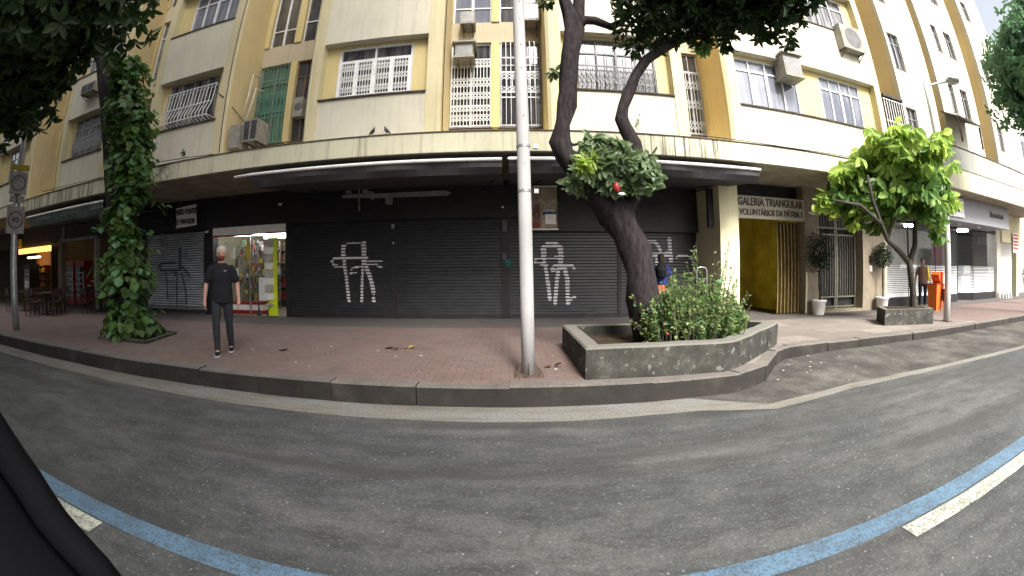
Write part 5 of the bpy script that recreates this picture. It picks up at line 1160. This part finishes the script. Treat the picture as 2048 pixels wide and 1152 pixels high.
crown(c_, [(pd(1108, 143, 6), .05, .05, .03)], 4, .14, .03, .6, 6, (1, 1)); crown(c_, [(pd(1095, 2, 6.4), .05, .05, .03)], 5, .15, .03, .6, 6, (0, 0))
crown(c_, [(pd(1405, 95, 6.6), .07, .06, .05)], 6, .14, .03, .6, 6, (2, 2))
c_.build('crown', [M['lf_dark'], M['lf_olive'], M['lf_mid'], M['lf_lime']], ct)
rd = thing('hanging_ornament', pd(1237, 376, 4.85), 'small red and white object hanging among the leaves of the leaning tree', 'ornament')
c_ = MB(); c_.ball(pd(1234, 374, 4.85), .06, 12, 8, (.85, .6, 1.1)); c_.build('red_part', M['red'], rd, True); c_ = MB(); c_.ball(pd(1243, 388, 4.85), .04, 10, 6, (1.2, .6, .5)); c_.build('white_part', M['white2'], rd, True)

# bush with thin shoots in the planter
bs = thing('flowering_bush', (3, 4.9, .2), 'loose leafy green bush with thin shoots filling the concrete planter', 'bush')
c_ = MB(); lf = MB()
def shoot(a, b_, n, L, sp):
    m_ = a.lerp(b_, .5) + rnd(.05); c_.tube([a, m_, b_], [.008, .006, .003], 5)
    for i in range(n):
        t = random.uniform(.25, 1); p = (a.lerp(m_, t * 2) if t < .5 else m_.lerp(b_, t * 2 - 1)) + rnd(.012)
        dd = (b_ - a).normalized() * .5 + rnd(.9); lf.mat(1 if random.random() < .3 else (2 if random.random() < .12 else 0)); s = random.uniform(.6, 1.2)
        lf.leaf(p, dd, UP + rnd(.5), L * s, L * .27 * s, .2, .85)
for i in range(270):
    xx = random.uniform(1285, 1495); yt = random.uniform(560, 655) if random.random() < .8 else random.uniform(520, 600)
    edge = abs(xx - 1390) / 90; yt = max(yt, 545 + 70 * edge ** 2) if yt > 520 else yt
    Y = random.uniform(4.5, 5.5); b_ = py_(xx, yt, Y); a = py_(1390 + (xx - 1390) * .75 + random.uniform(-15, 15), 676, Y); a.z = .2; shoot(a, b_, 30, .068, 0)
for x, y, yy in ((1388, 490, 5), (1393, 500, 5), (1380, 520, 5.1), (1436, 505, 5), (1440, 530, 5), (1465, 540, 4.9), (1472, 556, 5), (1490, 590, 5), (1495, 605, 4.9), (1262, 578, 4.8), (1275, 600, 4.8), (1268, 640, 4.6), (1290, 615, 4.7), (1330, 560, 5), (1345, 540, 5.1), (1310, 590, 4.9), (1450, 480, 5.1), (1420, 570, 5), (1400, 545, 5)):
    b_ = py_(x, y, yy); a = py_(1385 + (x - 1385) * .55, 672, yy); a.z = .2
    for _ in range(2): shoot(a + rnd(.03), b_ + rnd(.07), 22, .055, 0)
c_.build('stem', M['bark2'], bs); lf.build('foliage', [M['lf_bush'], M['lf_mid'], M['lf_ivy2']], bs)
fw = MB(); p = py_(1333, 669, 4.4)
for i in range(7): fw.leaf(p, rnd(), rnd(), .035, .016)
fw.build('flower', simple('pink red petals', (.60, .16, .15), .6), bs)

# bright small tree at the right
rt_ = thing('young_tree', (9.5, 6.2, .3), 'small tree with bright yellow green drooping leaves in the square stone planter', 'tree')
c_ = MB(); Yt = 6.3
P_, r_ = wpath([(1828, 650, 22), (1828, 620, 17), (1826, 580, 13), (1822, 545, 13), (1818, 520, 14)], Yt); c_.tube(P_, r_, 10, wob=.3)
P_, r_ = wpath([(1818, 525, 12), (1800, 504, 10), (1775, 480, 9), (1760, 440, 7), (1745, 400, 7), (1735, 350, 5)], Yt); c_.tube(P_, r_, 8)
P_, r_ = wpath([(1820, 525, 12), (1830, 490, 10), (1830, 440, 8), (1828, 400, 9), (1835, 350, 7), (1840, 300, 4)], Yt); c_.tube(P_, r_, 8)
P_, r_ = wpath([(1830, 440, 8), (1860, 400, 6), (1880, 350, 4)], Yt); c_.tube(P_, r_, 8); P_, r_ = wpath([(1765, 450, 8), (1720, 410, 6), (1665, 400, 4)], Yt); c_.tube(P_, r_, 8)
P_, r_ = wpath([(1775, 478, 8), (1790, 420, 6), (1790, 340, 4), (1780, 280, 3)], Yt); c_.tube(P_, r_, 8)
c_.build('trunk', M['bark2'], rt_, True)
c_ = MB(); Dt = 11.4
def bb(l): return [(pd(x, y, Dt + random.uniform(-.5, .7)), r_ * .95, r_ * .9, r_ * .85) for x, y, r_ in l]
crown(c_, bb(((1750, 290, .42), (1795, 280, .40), (1830, 290, .42), (1860, 310, .36), (1725, 320, .42), (1700, 345, .42), (1745, 345, .45), (1790, 330, .45), (1835, 345, .45), (1740, 262, .16), (1885, 285, .24), (1895, 335, .22), (1880, 270, .15))), 330, .34, .085, 1.3, 6, (0, 1), .35, .6)
crown(c_, bb(((1700, 390, .45), (1745, 395, .50), (1795, 385, .5), (1840, 395, .5), (1875, 370, .4), (1680, 370, .3), (1760, 430, .35), (1715, 430, .3), (1865, 430, .28), (1885, 400, .2), (1880, 460, .15))), 270, .32, .08, 1.2, 6, (2, 0), .2, .6)
crown(c_, bb(((1650, 395, .16), (1640, 410, .10), (1665, 415, .14), (1905, 400, .09), (1885, 385, .10), (1890, 410, .1), (1700, 440, .12))), 34, .30, .085, .9, 5, (3, 0), .2)
c_.build('crown', [M['lf_bright'], M['lf_lime'], M['lf_mid'], M['lf_lime']], rt_)

# big tree at the far right
ft = thing('street_tree', (17, 3, 0), 'large blue green tree crown hanging in at the top right corner', 'tree')
c_ = MB(); a = Vector((17.5, 3.6, 0)); top = pd(2075, 130, 17)
a = Vector((top.x + .5, top.y + .2, 0)); c_.tube([a, a + Vector((0, 0, 3)), top + Vector((.3, 0, -1)), top + Vector((0, 0, 1.5))], [.28, .22, .16, .08], 10, wob=.3); c_.build('trunk', M['bark2'], ft, True)
c_ = MB(); crown(c_, [(pd(x, y, 16 + random.uniform(-1, 1)), r_, r_, r_ * .85) for x, y, r_ in ((2030, 90, .9), (2010, 130, .8), (2040, 160, 1.0), (2050, 60, .9), (2000, 110, .6), (2025, 210, .7), (2040, 240, .5), (2060, 120, 1.4), (2090, 60, 1.5), (2090, 180, 1.4), (2045, 15, .5), (2060, -10, .7), (1985, 95, .35), (1990, 140, .4), (2010, 190, .4), (2015, 60, .4))], 2300, .20, .05, .5, 6, (0, 0), .1, .5)
c_.build('crown', [M['lf_far']], ft)

# small weeds in the canopy gutter
for k, (x, y, lb) in enumerate(((1278, 262, 'thin weed growing from the canopy edge beside the leaning tree'), (365, 312, 'small dark weed on the stained canopy at the left'), (2020, 335, 'small fern like weed on the grey parapet at the far right'))):
    p = py_(x, y, YL + .1 if k < 2 else 7.3); t = thing('weed', p, lb, 'weed'); c_ = MB(); h = (.28, .10, .2)[k]; c_.tube([p, p + Vector((.01, 0, h))], .006, 5)
    for i in range(26 if k else 12): c_.leaf(p + Vector((0, 0, h * random.uniform(.5, 1.1))) + rnd(.05), rnd() + UP * .3, UP, .06, .018)
    c_.build('weed_leaf', M['lf_olive'] if k != 1 else M['lf_dark'], t)

# litter and fallen leaves
def fleaf(px, py, m, s, lb):
    p = pz_(px, py, .012); t = MB(); 
    for i in range(2): t.leaf(p + Vector((i * s * .3, i * s * .1, 0)), Vector((random.uniform(-1, 1), random.uniform(-.4, .4), .04)), UP, s, s * .3, .4)
    tag(t.build('fallen_leaf', M[m]), lb, 'leaf')
fleaf(812, 697, 'leafy', .13, 'yellow fallen leaf lying on the red pavers'); fleaf(788, 696, 'leafb', .17, 'brown fallen leaf lying beside the yellow one on the pavers'); fleaf(563, 701, 'leafb', .12, 'small dark fallen leaf right of the walking person')
fleaf(1103, 733, 'leafb', .12, 'reddish brown leaf on the pavers left of the concrete planter')
lm = MB()
for i in range(60):
    if i < 34: p = pz_(random.gauss(1630, 60), random.gauss(735, 14), RZ + .05)
    else: p = pz_(random.uniform(500, 1120), random.uniform(690, 750), .008)
    if p.y < 3.3 or (p.z > -.1 and p.y < 4.2): continue
    if p.z < -.1: p.z = RZ + .012 + .075 * max(0, min(1, (p.y - 3.7) / 1.4))
    s = random.uniform(.008, .022); a = random.uniform(0, 3); u = Vector((math.cos(a), math.sin(a), 0)) * s; v_ = Vector((-math.sin(a), math.cos(a), .3)) * s * .6
    lm.face(p - u - v_, p + u - v_, p + u + v_, p - u + v_)
tag(lm.build('litter', M['lit']), 'tiny scraps of white litter on the pavers and in the parking bay', 'litter', None, 'stuff')

# ------------------------------------------------------------------ people
def remesh(o, vs, sm=4):
    m_ = o.modifiers.new('remesh', 'REMESH'); m_.mode = 'VOXEL'; m_.voxel_size = vs; m_.use_smooth_shade = True
    s_ = o.modifiers.new('smooth', 'SMOOTH'); s_.iterations = sm; s_.factor = .5
def cap(mb, pts, rads, seg=10, sq=None):
    mb.tube(pts, rads, seg)
    for p, r_ in zip(pts, rads): mb.ball(p, r_ * .995, seg, 6)
def ell(mb, rings, seg=18):                              # vertical loft of ellipses: (z, cx, cy, rx, ry)
    n0 = len(mb.v)
    for z, cx, cy, rx, ry in rings:
        for k in range(seg): a = 2 * math.pi * k / seg; mb.v.append((cx + rx * math.cos(a), cy + ry * math.sin(a), z))
    for i in range(len(rings) - 1):
        for k in range(seg): a = n0 + i * seg + k; b_ = n0 + i * seg + (k + 1) % seg; mb.f.append((a, b_, b_ + seg, a + seg)); mb.m.append(mb.k)
    mb.f.append(tuple(n0 + seg - 1 - k for k in range(seg))); mb.m.append(mb.k); mb.f.append(tuple(n0 + (len(rings) - 1) * seg + k for k in range(seg))); mb.m.append(mb.k)
def person(loc, rz, H, lb, skin, top, legs, hair, shoe='blk', mask=None, stride=.12, arms=((.25, .27), (.25, .27)), long_hair=False, vox=.009, extra=None, sleeve=.55, bend=0, skirt=None):
    t = thing('person', loc, lb, 'person'); t.rotation_euler = (0, 0, 0); V = Vector
    s = H / 1.68; base_ = Matrix.Translation(loc) @ Matrix.Rotation(rz, 4, 'Z') @ Matrix.Scale(s, 4)
    def put(mb, nm, m_, par=t, vs=None, smooth=True):
        mb.v = [tuple(base_ @ V(q)) for q in mb.v]; o = mb.build(nm, m_, t, smooth)
        if vs: remesh(o, vs)
        return o
    st = stride
    hip = [V((-.085, 0, .90)), V((.085, 0, .90))]; foot = [V((-.10, -st, .075)), V((.10, st, .085))]
    knee = [V((-.098, -st * .65 - .02, .485)), V((.098, st * .35 - .03, .485))]
    sh_ = [V((-.168, 0, 1.355)), V((.168, 0, 1.355))]
    el = [V((-arms[0][0], .02, 1.09)), V((arms[1][0], .03, 1.09))]; wr = [V((-arms[0][1], -.05, .86)), V((arms[1][1], -.03, .86))]
    b_ = MB()
    ell(b_, [(.86, 0, 0, .13, .09), (.95, 0, 0, .155, .11), (1.08, 0, 0, .13, .095), (1.2, 0, 0, .14, .095), (1.32, 0, 0, .14, .085), (1.38, 0, 0, .10, .065), (1.44, 0, .005, .055, .055), (1.50, 0, .0, .050, .053)])
    for k in (0, 1):
        cap(b_, [hip[k], knee[k].lerp(hip[k], .5), knee[k], knee[k].lerp(foot[k], .35), foot[k]], [.085, .072, .052, .054, .036])
        cap(b_, [foot[k], foot[k] + V((0, -.12, -.045))], [.036, .03])
        cap(b_, [sh_[k], sh_[k].lerp(el[k], .5), el[k], el[k].lerp(wr[k], .3), wr[k]], [.045, .043, .038, .037, .026])
        sx_ = -1 if k == 0 else 1; pl = wr[k] + V((0, -.01, -.05)); cap(b_, [wr[k], pl, pl + V((0, -.01, -.025))], [.026, .031, .030], 8)
        for j, (dy, L_) in enumerate(((-.032, .066), (-.011, .078), (.010, .074), (.030, .058))):   # fingers, slightly curled
            q = pl + V((0, dy - .01, -.035)); cap(b_, [q, q + V((-sx_ * .006, -.004, -L_ * .5)), q + V((-sx_ * .022, -.008, -L_ * .95))], [.0095, .009, .0075], 6)
        q = pl + V((-sx_ * .008, -.032, .005)); cap(b_, [q, q + V((-sx_ * .012, -.028, -.022)), q + V((-sx_ * .018, -.034, -.048))], [.012, .010, .008], 6)
    # head: skull, jaw, nose, ears
    b_.ball(V((0, .012, 1.585)), .088, 16, 12, (.86, 1.08, 1.12)); b_.ball(V((0, -.022, 1.535)), .066, 14, 10, (.92, .95, 1.05)); b_.ball(V((0, -.045, 1.497)), .030, 10, 8, (1.1, .8, .8))
    b_.tube([V((0, -.080, 1.585)), V((0, -.098, 1.552)), V((0, -.086, 1.543))], [.009, .016, .012], 8)
    for x in (-.078, .078): b_.ball(V((x, .015, 1.565)), .03, 8, 6, (.3, .65, 1.05))
    b_.ball(V((0, -.078, 1.514)), .022, 8, 6, (1.25, .5, .4))
    put(b_, 'body', M[skin], vs=vox * s * .62)
    for x in (-.03, .03): e_ = MB(); e_.ball(V((x, -.081, 1.585)), .011, 8, 6, (1.3, .5, .7)); put(e_, 'eye', M['eye'])
    h_ = MB(); h_.ball(V((0, .030, 1.620)), .097, 16, 12, (.94, 1.02, .98)); 
    if long_hair: cap(h_, [V((0, .07, 1.6)), V((0, .09, 1.5)), V((0, .10, 1.38))], [.08, .07, .05])
    else: h_.ball(V((0, .055, 1.56)), .07, 12, 8, (1.05, .8, 1.1))
    put(h_, 'hair', M[hair], vs=.012 * s)
    if mask: m_ = MB(); m_.ball(V((0, -.045, 1.512)), .058, 14, 10, (1.03, .98, .82)); put(m_, 'face_mask', M[mask])
    c_ = MB()
    ell(c_, [(.80 if not skirt else .9, 0, 0, .180, .135), (.95, 0, 0, .178, .130), (1.08, 0, 0, .165, .12), (1.2, 0, -.004, .168, .122), (1.31, 0, 0, .165, .112), (1.375, 0, 0, .135, .085), (1.435, 0, .006, .078, .066)], 20)
    for k in (0, 1): q = sh_[k].lerp(el[k], sleeve * 1.6 if sleeve > .6 else .72); cap(c_, [sh_[k] + V((-.006 if k else .006, 0, -.008)), sh_[k].lerp(q, .4), q], [.060, .061, .060])
    put(c_, 'shirt', M[top], vs=.014 * s)
    c_ = MB()
    ell(c_, [(.80, 0, 0, .14, .10), (.88, 0, 0, .165, .12), (.96, 0, 0, .160, .115)], 18)
    for k in (0, 1): q = foot[k] + V((0, 0, -.005)); cap(c_, [hip[k], hip[k].lerp(knee[k], .5), knee[k], knee[k].lerp(q, .35), q], [.094, .082, .062, .062, .046])
    put(c_, 'trousers', M[legs], vs=.013 * s)
    for k in (0, 1):
        a = foot[k] + V((0, 0, -.03)); c_ = MB(); cap(c_, [a + V((0, .03, 0)), a + V((0, -.06, -.005)), a + V((0, -.15, -.015))], [.04, .042, .032])
        c_.mat(1).slab([(a.x - .045, a.y + .07, a.z - .045), (a.x + .045, a.y + .07, a.z - .045), (a.x + .048, a.y - .12, a.z - .045), (a.x + .02, a.y - .19, a.z - .045), (a.x - .02, a.y - .19, a.z - .045), (a.x - .048, a.y - .12, a.z - .045)][::-1], (0, 0, .025)); put(c_, 'shoe', [M[shoe], M['sole']])
    if skirt: c_ = MB(); ell(c_, [(.50, 0, 0, .20, .16), (.7, 0, 0, .185, .14), (.93, 0, 0, .165, .12)], 20); put(c_, 'skirt', M[skirt])
    if extra: extra(t, put, V)
    return t
def logo(t, put, V):
    c_ = MB(); c_.slab([(.045, -.128, 1.305), (.075, -.126, 1.302), (.098, -.124, 1.314), (.07, -.127, 1.311)], (0, .004, 0)); put(c_, 'chest_mark', M['white'], smooth=False)
person(Vector((-4.45, 4.95, 0)), R(36), 1.66, 'grey haired person in black T-shirt and leggings wearing a red face mask', 'skin', 'blk', 'legg', 'hairg', mask='redm', stride=.14, extra=logo)
M['pat'] = simple('brown patterned cloth', (.12, .07, .055), .8, var=.7, sc_=22)
def bagy(t, put, V):
    c_ = MB(); c_.tube([V((.17, -.06, 1.38)), V((.2, -.05, 1.15)), V((.2, -.04, .9))], [.045, .055, .05], 10); put(c_, 'yellow_bag', M['ylw2'])
person(Vector((14.0, 8.62, 0)), R(-55), 1.66, 'person in a brown patterned top and dark trousers passing the striped shop window', 'skind', 'pat', 'blk', 'hairb', stride=.16, extra=bagy, vox=.014)
def pack(t, put, V):
    c_ = MB(); cap(c_, [V((.0, .17, 1.2)), V((.0, .18, 1.38))], [.15, .12]); put(c_, 'backpack', M['blk'])
person(Vector((3.88, 9.2, 0)), R(160), 1.66, 'dark haired person in a blue top and orange skirt standing behind the planter bush', 'skind', 'blueb', 'blk', 'hairb', stride=.03, long_hair=True, skirt='orsk', extra=pack, vox=.014)
M['stripe'] = simple('white and dark striped cloth', (.5, .5, .5), .8)
mm = M['stripe'].node_tree; wv = mm.nodes.new('ShaderNodeTexWave'); wv.bands_direction = 'Z'; wv.inputs['Scale'].default_value = 5; mm.links.new(pos(mm), wv.inputs[0]); mm.links.new(ramp(mm, wv.outputs[0], [(.45, (.6, .6, .58)), (.55, (.05, .05, .05))]), mm.nodes['Principled BSDF'].inputs['Base Color'])
p = pz_(2052, 607); person(Vector((p.x + .1, p.y, 0)), R(-30), 1.68, 'person in a striped shirt half cut off at the right edge', 'skind', 'stripe', 'blk', 'hairb', stride=.08, vox=.014)

# ------------------------------------------------------------------ edge of the vehicle window the camera looks out of
vw = thing('vehicle_window_edge', (0, 0, .6), 'black rubber window edge of the vehicle across the bottom left corner', 'vehicle part')
ed = [(-45, 770), (0, 822), (37, 880), (82, 945), (132, 1022), (180, 1077), (217, 1117), (262, 1175)]
rows = [(14, .64), (4, .60), (0, .575), (6, .555), (22, .55), (44, .552), (58, .565), (66, .575), (80, .57), (130, .555), (210, .56), (300, .60), (420, .68)]
def edpt(k, off, Dv): return pd(ed[k][0] - off * .80, ed[k][1] + off * .58, Dv)
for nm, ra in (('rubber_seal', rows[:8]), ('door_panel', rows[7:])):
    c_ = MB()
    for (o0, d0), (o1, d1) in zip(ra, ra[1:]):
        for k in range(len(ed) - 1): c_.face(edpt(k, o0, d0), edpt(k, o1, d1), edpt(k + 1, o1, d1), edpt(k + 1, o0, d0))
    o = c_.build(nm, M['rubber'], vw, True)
    bm = bmesh.new(); bm.from_mesh(o.data); bmesh.ops.remove_doubles(bm, verts=bm.verts, dist=1e-5); bm.to_mesh(o.data); bm.free()
    md_ = o.modifiers.new('thickness', 'SOLIDIFY'); md_.thickness = .02
for i, (x, y) in enumerate(((14.0, 10.6), (16.6, 10.8), (21.2, 10.6))):
    t = thing('ceiling_lamp', (x, y, 3.1), ('round ceiling lamp inside the striped shop at its left', 'round ceiling lamp inside the striped shop at its middle', 'round ceiling lamp behind the glass right of the lamp post')[i], 'lamp')
    c_ = MB(); c_.lathe((x, y, 3.08), [(.26, 0), (.28, .05), (.28, .09)], 14); c_.build('lamp_body', M['tubeb'], t)
